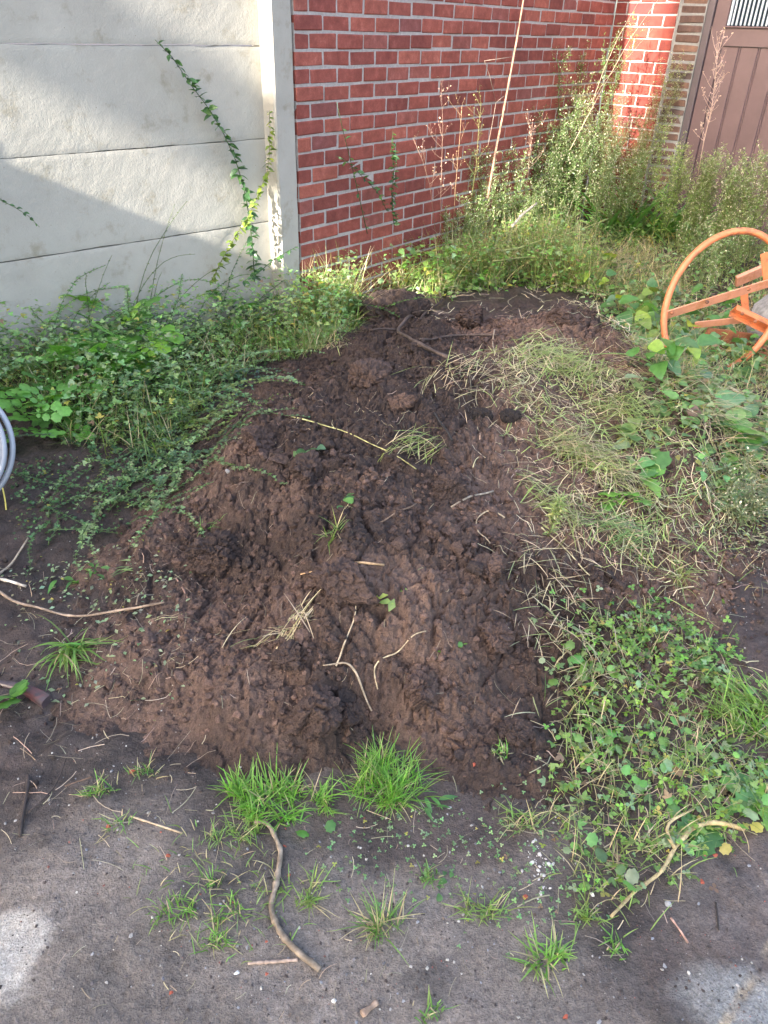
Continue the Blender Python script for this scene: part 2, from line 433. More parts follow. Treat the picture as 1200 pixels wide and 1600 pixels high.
def brick_material(name, cols, mottled, rough=0.75, fine=0.5):
    m, N, L, b = new_mat(name)
    oi = N.new('ShaderNodeObjectInfo'); tc = N.new('ShaderNodeTexCoord'); g = N.new('ShaderNodeNewGeometry')
    n1 = noise_node(N, L, g.outputs['Position'], 22, 5, 0.65); n2 = noise_node(N, L, g.outputs['Position'], 160, 4, 0.7); n3 = noise_node(N, L, g.outputs['Position'], 3.5, 3)
    base = ramp(N, L, oi.outputs['Random'], cols)
    d = ramp(N, L, n1.outputs[0], [(0.3, (0.72, 0.68, 0.68)), (0.55, (1, 1, 1)), (0.8, mottled)])
    e = ramp(N, L, n2.outputs[0], [(0.3, (0.8, 0.8, 0.8)), (0.7, (1.15, 1.15, 1.15))])
    h = ramp(N, L, n3.outputs[0], [(0.35, (0.85, 0.85, 0.87)), (0.7, (1.1, 1.1, 1.08))])
    c = mixc(N, L, 1.0, base.outputs[0], d.outputs[0], 'MULTIPLY'); c = mixc(N, L, 1.0, c, e.outputs[0], 'MULTIPLY'); c = mixc(N, L, 1.0, c, h.outputs[0], 'MULTIPLY')
    L.new(c, b.inputs['Base Color']); b.inputs['Roughness'].default_value = rough; b.inputs['Specular IOR Level'].default_value = 0.35
    bump_chain(N, L, b, [(n1.outputs[0], 0.35 * fine, 0.006), (n2.outputs[0], 0.6 * fine, 0.0015)])
    return m
M_BRICK = brick_material('red brick', [(0, (0.18, 0.048, 0.038)), (0.3, (0.24, 0.061, 0.045)), (0.6, (0.28, 0.075, 0.053)), (0.85, (0.325, 0.095, 0.064)), (1, (0.215, 0.070, 0.060))], (1.4, 1.7, 1.75))
M_DARKBRICK = brick_material('brown brick', [(0, (0.085, 0.052, 0.043)), (0.4, (0.12, 0.07, 0.055)), (0.75, (0.15, 0.085, 0.06)), (1, (0.065, 0.05, 0.05))], (1.5, 1.35, 1.2), 0.85, 1.4)

def mineral_material(name, col, var, scale, bumpamt, rough=0.9, dist=0.004):
    m, N, L, b = new_mat(name)
    g = N.new('ShaderNodeNewGeometry'); pos = g.outputs['Position']
    n1 = noise_node(N, L, pos, scale, 5, 0.65); n2 = noise_node(N, L, pos, scale * 6, 4, 0.7); n3 = noise_node(N, L, pos, scale * 0.12, 3)
    lo = tuple(c * (1 - var) for c in col); hi = tuple(min(0.9, c * (1 + var)) for c in col)
    r1 = ramp(N, L, n1.outputs[0], [(0.3, lo), (0.7, hi)])
    r3 = ramp(N, L, n3.outputs[0], [(0.3, (0.88, 0.88, 0.88)), (0.7, (1.06, 1.06, 1.06))])
    c = mixc(N, L, 1.0, r1.outputs[0], r3.outputs[0], 'MULTIPLY')
    L.new(c, b.inputs['Base Color']); b.inputs['Roughness'].default_value = rough
    bump_chain(N, L, b, [(n1.outputs[0], bumpamt, dist * 2), (n2.outputs[0], bumpamt, dist)])
    return m
M_MORTAR = mineral_material('mortar', (0.38, 0.345, 0.32), 0.18, 60, 0.7)
M_MORTAR2 = mineral_material('cement mortar', (0.22, 0.215, 0.205), 0.15, 60, 0.7)
M_STONE = mineral_material('stone', (0.30, 0.29, 0.28), 0.3, 40, 0.6)
M_WHITE = mineral_material('white crumbs', (0.62, 0.60, 0.56), 0.2, 80, 0.6)
M_CHIP = mineral_material('brick chip', (0.36, 0.085, 0.048), 0.25, 60, 0.5)
M_RENDER = mineral_material('house render', (0.62, 0.58, 0.52), 0.08, 30, 0.4)
M_ROOFT = mineral_material('roof tiles', (0.22, 0.12, 0.09), 0.2, 20, 0.5)
M_PEBBLE = None

def concrete_paint():
    m, N, L, b = new_mat('painted rough concrete')
    g = N.new('ShaderNodeNewGeometry'); pos = g.outputs['Position']
    n1 = noise_node(N, L, pos, 75, 5, 0.65); n2 = noise_node(N, L, pos, 210, 3, 0.6); n3 = noise_node(N, L, pos, 1.6, 4, 0.6); n4 = noise_node(N, L, pos, 8, 5, 0.7)
    c0 = ramp(N, L, n3.outputs[0], [(0.3, (0.325, 0.305, 0.262)), (0.7, (0.395, 0.372, 0.322))])
    s = ramp(N, L, n4.outputs[0], [(0.30, (0.74, 0.71, 0.63)), (0.44, (0.97, 0.97, 0.96)), (0.8, (1.06, 1.06, 1.06))])
    c = mixc(N, L, 1.0, c0.outputs[0], s.outputs[0], 'MULTIPLY')
    v = N.new('ShaderNodeTexVoronoi'); v.inputs['Scale'].default_value = 34; L.new(pos, v.inputs['Vector'])
    pit = ramp(N, L, v.outputs['Distance'], [(0.045, (0.45, 0.40, 0.34)), (0.075, (1, 1, 1))])
    pm = ramp(N, L, n4.outputs[0], [(0.54, (0, 0, 0)), (0.60, (1, 1, 1))])
    c = mixc(N, L, pm.outputs[0], c, mixc(N, L, 1.0, c, pit.outputs[0], 'MULTIPLY'))
    L.new(c, b.inputs['Base Color']); b.inputs['Roughness'].default_value = 0.75
    bump_chain(N, L, b, [(n1.outputs[0], 0.30, 0.006), (n2.outputs[0], 0.30, 0.003)])
    return m
M_CONC = concrete_paint()

def flat_material(name, col, rough=0.5, metal=0.0, noise=0.12, scale=30, bump=0.1, rust=None):
    m, N, L, b = new_mat(name)
    tc = N.new('ShaderNodeTexCoord'); n = noise_node(N, L, tc.outputs['Object'], scale, 5, 0.65)
    r = ramp(N, L, n.outputs[0], [(0.3, tuple(c * (1 - noise) for c in col)), (0.7, tuple(min(0.95, c * (1 + noise)) for c in col))])
    c = r.outputs[0]
    if rust is not None:
        n2 = noise_node(N, L, tc.outputs['Object'], 14, 6, 0.75)
        k = ramp(N, L, n2.outputs[0], [(0.50, (0, 0, 0)), (0.60, (1, 1, 1))]); c = mixc(N, L, k.outputs[0], c, rust)
    L.new(c, b.inputs['Base Color']); b.inputs['Roughness'].default_value = rough; b.inputs['Metallic'].default_value = metal
    bump_chain(N, L, b, [(n.outputs[0], bump, 0.002)])
    return m
M_DOOR = flat_material('brown painted wood', (0.095, 0.056, 0.058), 0.5, 0, 0.12, 9, 0.15)
M_FRAME = flat_material('dark brown frame', (0.07, 0.052, 0.058), 0.5, 0, 0.12, 12, 0.15)
M_ORANGE = flat_material('orange painted steel', (0.56, 0.17, 0.065), 0.45, 0, 0.12, 25, 0.25, (0.30, 0.11, 0.05))
M_PINK = flat_material('faded orange paint', (0.52, 0.23, 0.14), 0.6, 0, 0.12, 25, 0.2, (0.45, 0.19, 0.09))
M_RUST = flat_material('rusty sheet', (0.26, 0.095, 0.045), 0.85, 0, 0.35, 18, 0.5, (0.10, 0.05, 0.035))
M_PIPE = flat_material('grey plastic conduit', (0.30, 0.315, 0.345), 0.4, 0, 0.06, 30, 0.05)
M_YELLOW = flat_material('yellow wire', (0.62, 0.52, 0.13), 0.45, 0, 0.08, 30, 0.05)
M_BARS = flat_material('pale ribbed glass bars', (0.36, 0.41, 0.46), 0.35, 0, 0.05, 30, 0.05)
M_GLASS = flat_material('dark glass', (0.012, 0.02, 0.028), 0.12, 0, 0.05, 10, 0.0)
M_TILE = flat_material('dark glazed shard', (0.075, 0.055, 0.058), 0.35, 0, 0.3, 40, 0.2, (0.15, 0.06, 0.06))

# ================================================================== SETTING
def grid_faces(nx, ny):
    i = np.arange(nx - 1)[None, :] + np.arange(ny - 1)[:, None] * nx
    a = i.ravel()
    return np.concatenate([np.stack([a, a + 1, a + nx + 1], 1), np.stack([a, a + nx + 1, a + nx], 1)])
def grow(lo, hi, step, far):
    c = list(np.arange(lo, hi, step)); a = []; s = step * 1.6; q = lo
    while q > -far: q -= s; s *= 1.35; a.append(q)
    b = []; s = step * 1.6; q = c[-1]
    while q < far: q += s; s *= 1.35; b.append(q)
    return np.array(a[::-1] + c + b)
MUD = np.array((0.160, 0.134, 0.113)); SOILC = np.array((0.054, 0.038, 0.032)); DRY = np.array((0.46, 0.42, 0.36))
gx = grow(-1.75, 2.1, 0.012, 70); gy = grow(0.42, 4.4, 0.012, 70)
X, Y = np.meshgrid(gx, gy); X = X.ravel(); Y = Y.ravel()
Z = ground_h(X, Y)
soilm = sstep(0.95, 1.55, Y + 0.25 * np.abs(X - 0.1) * (X < 0.1) + 0.45 * sstep(0.1, 0.6, X) + 0.40 * fbm(X, Y, 0.35, 5, 5, .6))
soilm = np.maximum(soilm, 0.85 * sstep(1.15, 0.6, np.hypot((X - 0.20) / 0.42, (Y - 1.12) / 0.22) + 0.5 * fbm(X, Y, 0.2, 25, 4)))
gc = MUD * (1 - soilm[:, None]) + SOILC * soilm[:, None]
gc = gc * (1 + 0.55 * fbm(X, Y, 0.30, 15, 6, 0.62))[:, None] * (1 + 0.22 * (rng.random(len(X)) - 0.5))[:, None]
gc = gc * (1 - 0.35 * sstep(0.15, 0.4, fbm(X, Y, 0.12, 16, 3)))[:, None]      # damper stains
d1 = P(10, 1500); d2 = P(1195, 1590); d3 = P(1150, 1400)
def dry(dx, dy, rx, ry, seed, hard):
    r = np.hypot((X - dx) / rx, (Y - dy) / ry) + 0.55 * fbm(X, Y, 0.10, seed, 5, 0.62)
    return sstep(1.0, 1.0 - hard, r)
k1 = dry(d1[0], d1[1], 0.085, 0.095, 201, 0.45); k2 = dry(d2[0], d2[1], 0.20, 0.13, 211, 0.9); k3 = dry(d3[0] + 0.1, d3[1] - 0.04, 0.26, 0.26, 221, 1.2)
gc = gc * (1 - 0.85 * k1[:, None]) + DRY * 0.85 * k1[:, None]
gc = gc * (1 - 0.7 * k2[:, None]) + np.array((0.30, 0.30, 0.28)) * 0.7 * k2[:, None]
gc = gc * (1 - 0.45 * k3[:, None]) + np.array((0.24, 0.195, 0.17)) * 0.45 * k3[:, None]
ja, jb = P(1105, 1640), P(1205, 1478); jd = (jb - ja)[:2]; jl = np.linalg.norm(jd); jd /= jl
jt = (X - ja[0]) * jd[0] + (Y - ja[1]) * jd[1]; jo = (X - ja[0]) * jd[1] - (Y - ja[1]) * jd[0] + 0.008 * fbm(X, Y, 0.05, 231, 3)
kj = (sstep(0.007, 0.004, np.abs(jo)) * sstep(-0.15, 0.4, fbm(X, Y, 0.05, 233, 3) + 0.2) * (jt > -0.3) * (jt < jl + 0.4))[:, None]
gc = gc * (1 - 0.8 * kj) + np.array((0.34, 0.27, 0.18)) * 0.8 * kj                    # sandy joint at the edge of the next slab
Z = Z - 0.004 * sstep(0.010, 0.004, np.abs(jo)) * (np.abs(jt - 0.1) < 0.5)
gm = mesh_np('ground', np.stack([X, Y, Z], 1), grid_faces(len(gx), len(gy)), gc)
gm.materials.append(M_MUD)
ground = structure(link('ground', gm))

# ---- the soil heap: its skin, with real crumbs and clods
hx = np.arange(-1.35, 1.75, 0.0062); hy = np.arange(0.98, 4.25, 0.0064)
X, Y = np.meshgrid(hx, hy); X = X.ravel(); Y = Y.ravel()
Zs = heap_smooth(X, Y); Z = heap_h(X, Y)
f = grid_faces(len(hx), len(hy))
keep = (Z > ground_h(X, Y) - 0.03)
f = f[keep[f].any(1)]
used = np.zeros(len(X), bool); used[f.ravel()] = True
remap = np.cumsum(used) - 1
X, Y, Z = X[used], Y[used], Z[used]; f = remap[f]
_, _, cid = worley(X + 0.02 * fbm(X, Y, .07, 91, 2), Y, 0.11, 301)
light = np.clip(0.45 + 2.0 * fbm(X, Y, 0.5, 311, 4) + 0.5 * (cid - 0.5), 0, 1)
# two drier, paler parts of the heap: its upper left side and the crumbly front right
for (px, py, r, w) in ((370, 740, 0.22, 0.45), (720, 930, 0.26, 0.6), (520, 560, 0.22, 0.3), (660, 1090, 0.1, 0.4), (830, 510, 0.2, 0.3)):
    c = P(px, py); light = light + w * np.exp(-((X - c[0]) ** 2 + (Y - c[1]) ** 2) / r ** 2)
light = np.clip(light - 0.15, 0, 1)[:, None]
hc = np.array((0.048, 0.032, 0.026)) * (1 - light) + np.array((0.148, 0.096, 0.074)) * light
HB = np.array([0.1, 2.3, 0.0])
heap = thing('soil_heap', 'large heap of dark brown crumbly soil dumped in front of the walls', 'soil heap', HB)
Z = Z + rng.normal(0, 0.0016, len(Z))
hm = mesh_np('skin', np.stack([X, Y, Z], 1) - HB, f, hc, False); hm.materials.append(M_SOIL)
link('skin', hm, heap)

def ico(sub):
    t = (1 + 5 ** 0.5) / 2
    v = [(-1, t, 0), (1, t, 0), (-1, -t, 0), (1, -t, 0), (0, -1, t), (0, 1, t), (0, -1, -t), (0, 1, -t), (t, 0, -1), (t, 0, 1), (-t, 0, -1), (-t, 0, 1)]
    f = [(0, 11, 5), (0, 5, 1), (0, 1, 7), (0, 7, 10), (0, 10, 11), (1, 5, 9), (5, 11, 4), (11, 10, 2), (10, 7, 6), (7, 1, 8), (3, 9, 4), (3, 4, 2), (3, 2, 6), (3, 6, 8), (3, 8, 9), (4, 9, 5), (2, 4, 11), (6, 2, 10), (8, 6, 7), (9, 8, 1)]
    v = [np.array(p) / math.sqrt(1 + t * t) for p in v]
    for _ in range(sub):
        nf = []; cache = {}
        def mid(a, b):
            k = (min(a, b), max(a, b))
            if k not in cache:
                m = v[a] + v[b]; v.append(m / np.linalg.norm(m)); cache[k] = len(v) - 1
            return cache[k]
        for a, b, c in f:
            p, q, r = mid(a, b), mid(b, c), mid(c, a); nf += [(a, p, r), (b, q, p), (c, r, q), (p, q, r)]
        f = nf
    return np.array(v), np.array(f)
ICO0, ICO1, ICO3, ICO4 = ico(0), ico(1), ico(3), ico(4)
def lumpy(tv, amp, seed, flat=(1, 1, 0.8)):
    r = np.random.default_rng(seed)
    o = tv.copy()
    for k in range(10):
        d = r.normal(size=3); d /= np.linalg.norm(d); w = r.uniform(-amp, amp)
        o = o * (1 + w * np.cos(2.5 * (tv @ d) + r.uniform(0, 6)))[:, None]
    return o * np.array(flat)
def cut(v, seed, n=7, lo=0.45, hi=0.8):
    """flat broken faces"""
    r = np.random.default_rng(seed)
    for k in range(n):
        d = r.normal(size=3); d /= np.linalg.norm(d); h = r.uniform(lo, hi); e = v @ d; m = e > h
        v = np.where(m[:, None], v - (e - h)[:, None] * d, v)
    return v
def stones(mb, pts, size, col, flat=0.7, hi=False):
    n = len(pts); which = rng.integers(0, 6, n)
    for k in range(6):
        s = which == k
        if not s.any(): continue
        tv, tf = ICO1 if hi else ICO0
        v = cut(lumpy(tv, 0.16, 900 + k, (1, 0.8, flat)), 40 + k, 5) + 0.10 * np.random.default_rng(k).normal(size=tv.shape) * (1.3 if hi else 1)
        inst(mb, v, tf, pts[s], rng.uniform(0, 6.3, s.sum()), rng.normal(0, 0.35, s.sum()), rng.normal(0, 0.35, s.sum()), size[s], col[s])
# loose crumbs lying all over the heap
mb = MB()
n = 34000
cx = rng.uniform(-1.25, 1.55, n); cy = rng.uniform(1.02, 4.0, n)
k = (heap_smooth(cx, cy) > 0.035 + 0.05 * rng.random(n)) & (fbm(cx, cy, 0.4, 401, 2) + 0.45 * (rng.random(n) - 0.5) > -0.18)
cx, cy = cx[k], cy[k]; n = len(cx)
sz = 0.0028 + 0.0105 * rng.random(n) ** 2.0 + (rng.random(n) > 0.97) * 0.014 * rng.random(n)
lt = np.clip(0.5 + 1.5 * fbm(cx, cy, 0.5, 311, 4) + rng.normal(0, .25, n), 0, 1)[:, None]
for (px, py, r, w) in ((370, 740, 0.22, 0.45), (720, 930, 0.26, 0.6)):
    c = P(px, py); lt = np.clip(lt + w * np.exp(-((cx - c[0]) ** 2 + (cy - c[1]) ** 2) / r ** 2)[:, None], 0, 1)
cc = (np.array((0.046, 0.031, 0.026)) * (1 - lt) + np.array((0.140, 0.088, 0.068)) * lt) * rng.uniform(0.75, 1.3, (n, 1))
stones(mb, np.stack([cx, cy, H(cx, cy) + sz * 0.25], 1), sz, cc, 0.8)
o = mb.build('loose_crumbs', M_SOIL, heap, HB, False); o['kind'] = 'stuff'
gxx = rng.uniform(-1.9, 2.1, 12000); gyy = rng.uniform(1.0, 4.4, 12000)
k = (sstep(0.95, 1.55, gyy + 0.25 * np.abs(gxx - 0.1) * (gxx < 0.1) + 0.45 * sstep(0.1, 0.6, gxx) + 0.40 * fbm(gxx, gyy, 0.35, 5, 5, .6)) > 0.5) & (heap_smooth(gxx, gyy) < 0.06) & (fbm(gxx, gyy, 0.3, 411, 3) > -0.12)
gxx, gyy = gxx[k], gyy[k]; gs = 0.0022 + 0.010 * rng.random(len(gxx)) ** 3
mb = MB(); stones(mb, np.stack([gxx, gyy, ground_h(gxx, gyy) + gs * 0.2], 1), gs, jitcol((0.058, 0.040, 0.034), len(gxx), 0.35, 0.08), 0.8)
tag(mb.build('soil_crumbs', M_SOIL, None, (gxx[0], gyy[0], 0), False), 'loose dark soil crumbs spread round the heap', 'soil', None, 'stuff')
n = 1300; kx = rng.uniform(-1.1, 1.3, n); ky = rng.uniform(1.2, 3.9, n)
k = (heap_smooth(kx, ky) > 0.06) & (fbm(kx, ky, 0.35, 421, 2) + 0.3 * (rng.random(n) - .5) > -0.1); kx, ky = kx[k], ky[k]; n = len(kx)
ks = 0.009 + 0.026 * rng.random(n) ** 2.4; ICO2 = ico(2)
lt = np.clip(0.45 + 1.3 * fbm(kx, ky, 0.5, 311, 4) + rng.normal(0, .3, n), 0, 1)[:, None]
kc = np.array((0.044, 0.030, 0.025)) * (1 - lt) + np.array((0.132, 0.084, 0.066)) * lt
mb = MB(); wh = rng.integers(0, 8, n)
for q in range(8):
    v = lumpy(ICO2[0], 0.16, 700 + q, (1, 0.75, 0.55)); f1, f2, cc_ = worley(v[:, 0] + 0.4 * v[:, 2] + 9, v[:, 1] + 0.5 * v[:, 2] + 9, 0.5, 710 + q)
    v = cut(v, 60 + q, 8, 0.35, 0.7) * (0.88 + 0.2 * sstep(0, 0.18, f2 - f1))[:, None] + np.random.default_rng(q).normal(0, 0.03, v.shape)
    k = wh == q
    inst(mb, v, ICO2[1], np.stack([kx, ky, H(kx, ky) + ks * 0.1], 1)[k], rng.uniform(0, 6.3, k.sum()), rng.normal(0, .4, k.sum()), rng.normal(0, .4, k.sum()), ks[k], kc[k])
o = mb.build('small_clods', M_SOIL, heap, HB, False); o['kind'] = 'stuff'
# the big clods one can tell apart
def clod(px, py, size, flat, yaw, tilt, seed, light, name='clod', lift=0.55, label=None):
    p = P(px, py); tv, tf = ICO4
    v = lumpy(tv, 0.13, seed, (1, flat[0], flat[1])); v = cut(v, seed + 5, 6, 0.35, 0.75)
    r = np.random.default_rng(seed + 1)
    a, b = r.uniform(0, 50, 2)
    u1 = v[:, 0] * 1.0 + 0.37 * v[:, 2] + a; u2 = v[:, 1] + 0.61 * v[:, 2] + b
    f1, f2, c = worley(u1 + 0.1 * fbm(u1, u2, .3, 5, 2), u2, 0.42, seed)
    g1, g2, c2 = worley(u1, u2, 0.17, seed + 3)
    nrm = v / (np.linalg.norm(v, axis=1)[:, None] + 1e-6)
    v = v + nrm * (0.16 * sstep(0.0, 0.2, f2 - f1) * (0.4 + 0.6 * c) - 0.10 + 0.10 * np.sqrt(np.clip(1 - (g1 / .75) ** 2, 0, 1)) * c2 + 0.14 * fbm(u1, u2, .12, 7, 3))[:, None] + r.normal(0, 0.012, v.shape)
    mb = MB()
    col = (np.array((0.046, 0.031, 0.026)) * (1 - light) + np.array((0.125, 0.080, 0.063)) * light) * (0.8 + 0.4 * c)[:, None]
    Rm = rot_frames(np.array([yaw]), np.array([tilt]), np.array([0.1]))[0]
    mb.add((v * size) @ Rm.T + p + np.array([0, 0, size * flat[1] * lift]), tf, col)
    o = mb.build(name, M_SOIL, heap, HB, False)
    if label: o['label'] = label
    return o
for a in ((490, 1130, 0.098, (0.72, 0.62), 1.4, -0.35, 11, 0.35), (545, 1120, 0.050, (0.45, 0.6), 1.7, -0.4, 13, 0.30), (658, 1085, 0.066, (0.55, 0.6), 1.4, -0.4, 17, 0.75),
          (805, 1150, 0.050, (0.7, 0.5), 0.2, 0.0, 19, 0.25), (770, 1000, 0.06, (0.7, 0.5), 0.5, 0.1, 23, 0.6), (830, 965, 0.045, (0.8, 0.5), 0.9, 0.2, 29, 0.6),
          (525, 915, 0.085, (0.8, 0.55), 0.3, 0.1, 31, 0.5), (340, 870, 0.085, (0.7, 0.6), 0.9, -0.2, 37, 0.15), (480, 745, 0.075, (0.8, 0.5), 2.0, 0.1, 41, 0.2),
          (625, 635, 0.06, (0.6, 0.45), 0.1, 0.2, 43, 0.8), (400, 700, 0.09, (0.8, 0.5), 0.6, 0.1, 47, 0.6), (760, 900, 0.055, (0.8, 0.6), 0.6, 0.1, 53, 0.65),
          (195, 835, 0.032, (0.8, 0.7), 0.6, 0.1, 59, 0.1), (455, 1030, 0.05, (0.8, 0.5), 0.2, 0.1, 61, 0.3), (700, 770, 0.06, (0.8, 0.5), 1.2, 0.1, 67, 0.1),
          (880, 500, 0.09, (0.8, 0.5), 1.2, 0.1, 71, 0.4), (740, 500, 0.09, (0.8, 0.5), 0.2, 0.1, 73, 0.3), (565, 600, 0.08, (0.8, 0.5), 0.4, 0.1, 79, 0.45)):
    clod(*a)

# ---- walls
D_ = np.array([0.61989, 0.78469, 0]); N_ = np.array([0.78469, -0.61989, 0])
A0 = np.array([-0.497, 4.187, 0.0]); C0 = A0 + D_ * 3.43
def frame_empty(name, label, cat, loc, ang):
    o = thing(name, label, cat, loc); o.rotation_euler = (0, 0, ang); return o
def brick_mesh(name, L, Dp, Hh, mat, seed, ch=0.0035, jit=0.0015):
    v, f = box_vf(0, L, 0, Dp, 0, Hh, ch)
    v = v + np.random.default_rng(seed).normal(0, jit, v.shape) * np.array([1, 0.6, 1])
    me = mesh_np(name, v, f, None, False); me.materials.append(mat); return me
def box_part(name, parent, mat, *b, ch=0.003):
    v, f = box_vf(*b, ch); me = mesh_np(name, v, f, None, False); me.materials.append(mat)
    return link(name, me, parent)
B_FULL = [brick_mesh('brick', 0.1895, 0.09, 0.0625, M_BRICK, s) for s in range(5)]
B_HALF = [brick_mesh('brick', 0.093, 0.09, 0.0625, M_BRICK, s + 20) for s in range(3)]
PITCH, ROWH, Z0 = 0.2006, 0.0748, 1.541
def put_brick(parent, mesh, x, z):
    o = link('brick', mesh, parent, (x + random.uniform(-.0015, .0015), random.uniform(-.003, .002), z + random.uniform(-.002, .002)))
    o.rotation_euler = (random.uniform(-.008, .008), random.uniform(-.006, .006), random.uniform(-.006, .006))
    return o
wall = frame_empty('brick_wall', 'long red brick wall in shade running back from the concrete post', 'wall', A0, math.atan2(D_[1], D_[0]))
box_part('mortar', wall, M_MORTAR, 0.006, 3.43, 0.0035, 0.30, -0.15, 2.78, ch=0)
up = MB()
for r in range(-21, 17):
    z = Z0 + r * ROWH
    x = 0.006; first = True
    offs = 0.0 if r % 2 else -0.100
    while x < 3.43:
        if first and r % 2 == 0: L_, ms = 0.104, B_HALF
        else: L_, ms = PITCH, B_FULL
        first = False
        if x + L_ > 3.44:
            if 3.43 - x > 0.05:
                v, f = box_vf(x, 3.428, 0, 0.09, z, z + 0.064, 0.003)
                me = mesh_np('brick', v, f, None, False); me.materials.append(M_BRICK)
                if 0.1 < z < 1.74: link('brick', me, wall)
            break
        if 0.12 < z < 1.74: put_brick(wall, random.choice(ms), x, z)
        else:
            v, f = box_vf(x, x + L_ - 0.0102, 0, 0.09, z, z + 0.064, 0.003); up.add(v, f, (0.3, 0.08, 0.07))
        x += L_
o = up.build('upper_brickwork', M_BRICK, wall, smooth=False); o['kind'] = 'stuff'
box_part('coping', wall, M_MORTAR2, 0.0, 3.43, -0.03, 0.33, 2.783, 2.84)

ret = frame_empty('brick_return_wall', 'short sunlit bright red brick wall between the long brick wall and the brown door', 'wall', C0, math.atan2(N_[1], N_[0]))
box_part('mortar', ret, M_MORTAR, 0.003, 0.487, 0.003, 0.30, -0.1, 2.78, ch=0)
B_FULL2 = B_FULL
up = MB()
M_BRICK2 = brick_material('bright red brick', [(0, (0.16, 0.030, 0.022)), (0.35, (0.20, 0.037, 0.026)), (0.7, (0.235, 0.047, 0.029)), (1, (0.145, 0.036, 0.032))], (1.25, 1.4, 1.4))
R_FULL = [brick_mesh('brick', 0.1905, 0.09, 0.067, M_BRICK2, s + 40) for s in range(4)]
R_HALF = [brick_mesh('brick', 0.092, 0.09, 0.067, M_BRICK2, s + 60) for s in range(3)]
for r in range(-21, 17):
    z = Z0 + r * ROWH
    x = 0.49; first = True
    while x > 0.02:
        if first and r % 2 == 0: L_, ms = 0.1, R_HALF
        else: L_, ms = 0.1985, R_FULL
        first = False
        if x - L_ < 0.0:
            v, f = box_vf(0.004, x - 0.006, 0, 0.09, z, z + 0.067, 0.003)
            if 0.12 < z < 1.74:
                me = mesh_np('brick', v, f, None, False); me.materials.append(M_BRICK2); link('brick', me, ret)
            else: up.add(v, f, (0.3, 0.08, 0.07))
            break
        if 0.12 < z < 1.74: put_brick(ret, random.choice(ms), x - L_ + 0.003, z)
        else:
            v, f = box_vf(x - L_ + 0.004, x - 0.004, 0, 0.09, z, z + 0.067, 0.003); up.add(v, f, (0.3, 0.08, 0.07))
        x -= L_
o = up.build('upper_brickwork', M_BRICK2, ret, smooth=False); o['kind'] = 'stuff'

pil = frame_empty('brown_brick_pier', 'narrow pier of rough brown bricks with thick grey joints beside the door', 'pier', C0 + N_ * 0.49, math.atan2(N_[1], N_[0]))
box_part('mortar', pil, M_MORTAR2, 0.0, 0.20, 0.004, 0.30, -0.1, 2.78, ch=0)
P_B = [brick_mesh('brick', 0.176, 0.1, 0.045, M_DARKBRICK, s + 80, 0.005, 0.003) for s in range(5)]
up = MB()
for r in range(-26, 19):
    z = 1.625 + r * 0.0588
    if 0.1 < z < 1.76: put_brick(pil, random.choice(P_B), 0.018, z)
    else:
        v, f = box_vf(0.018, 0.194, 0, 0.1, z, z + 0.045, 0.003); up.add(v, f, (0.2, 0.1, 0.07))
o = up.build('upper_brickwork', M_DARKBRICK, pil, smooth=False); o['kind'] = 'stuff'

door = frame_empty('door', 'purple brown plank door with ribbed window in its upper half', 'door', C0 + N_ * 0.69, math.atan2(N_[1], N_[0]))
box_part('frame', door, M_FRAME, 0.002, 0.052, 0.012, 0.12, 0.05, 2.12)
box_part('frame', door, M_FRAME, 1.06, 1.115, 0.012, 0.12, 0.05, 2.12)
box_part('frame', door, M_FRAME, 0.002, 1.115, 0.012, 0.12, 2.123, 2.18)
box_part('stile', door, M_DOOR, 0.055, 0.150, 0.032, 0.075, 0.06, 2.115)
box_part('stile', door, M_DOOR, 0.965, 1.055, 0.032, 0.075, 0.06, 2.115)
box_part('rail', door, M_DOOR, 0.151, 0.964, 0.034, 0.075, 1.434, 1.548)
box_part('rail', door, M_DOOR, 0.151, 0.964, 0.034, 0.075, 0.06, 0.22)
box_part('rail', door, M_DOOR, 0.151, 0.964, 0.034, 0.075, 2.0, 2.115)
x = 0.152
for i in range(6):
    pl = box_part('plank', door, M_DOOR, x, x + 0.119, 0.048, 0.066, 0.222, 1.433, ch=0.004)
    box_part('bead', pl, M_DOOR, x + 0.1212, x + 0.1325, 0.052, 0.064, 0.222, 1.433, ch=0.003)
    x += 0.135
win = box_part('window', door, M_GLASS, 0.151, 0.964, 0.056, 0.064, 1.549, 1.999, ch=0)
box_part('sill', win, M_DOOR, 0.140, 0.972, 0.020, 0.05, 1.545, 1.556)
box_part('frame_strip', win, M_BARS, 0.153, 0.170, 0.040, 0.0555, 1.558, 1.998)
for i in range(27):
    u = 0.178 + i * 0.0292
    box_part('bar', win, M_BARS, u, u + 0.0135, 0.044, 0.0555, 1.558, 1.998, ch=0.004)
side = frame_empty('brick_building_corner', 'red brick wall on the far side of the brown door, outside the picture', 'wall', C0 + N_ * 1.81, math.atan2(N_[1], N_[0]))
box_part('brickwork', side, M_BRICK, 0.0, 2.5, 0.0, 0.3, -0.1, 2.78)
lin = box_part('lintel', ret, M_MORTAR2, 0.693, 1.808, 0.0, 0.3, 2.185, 2.78)

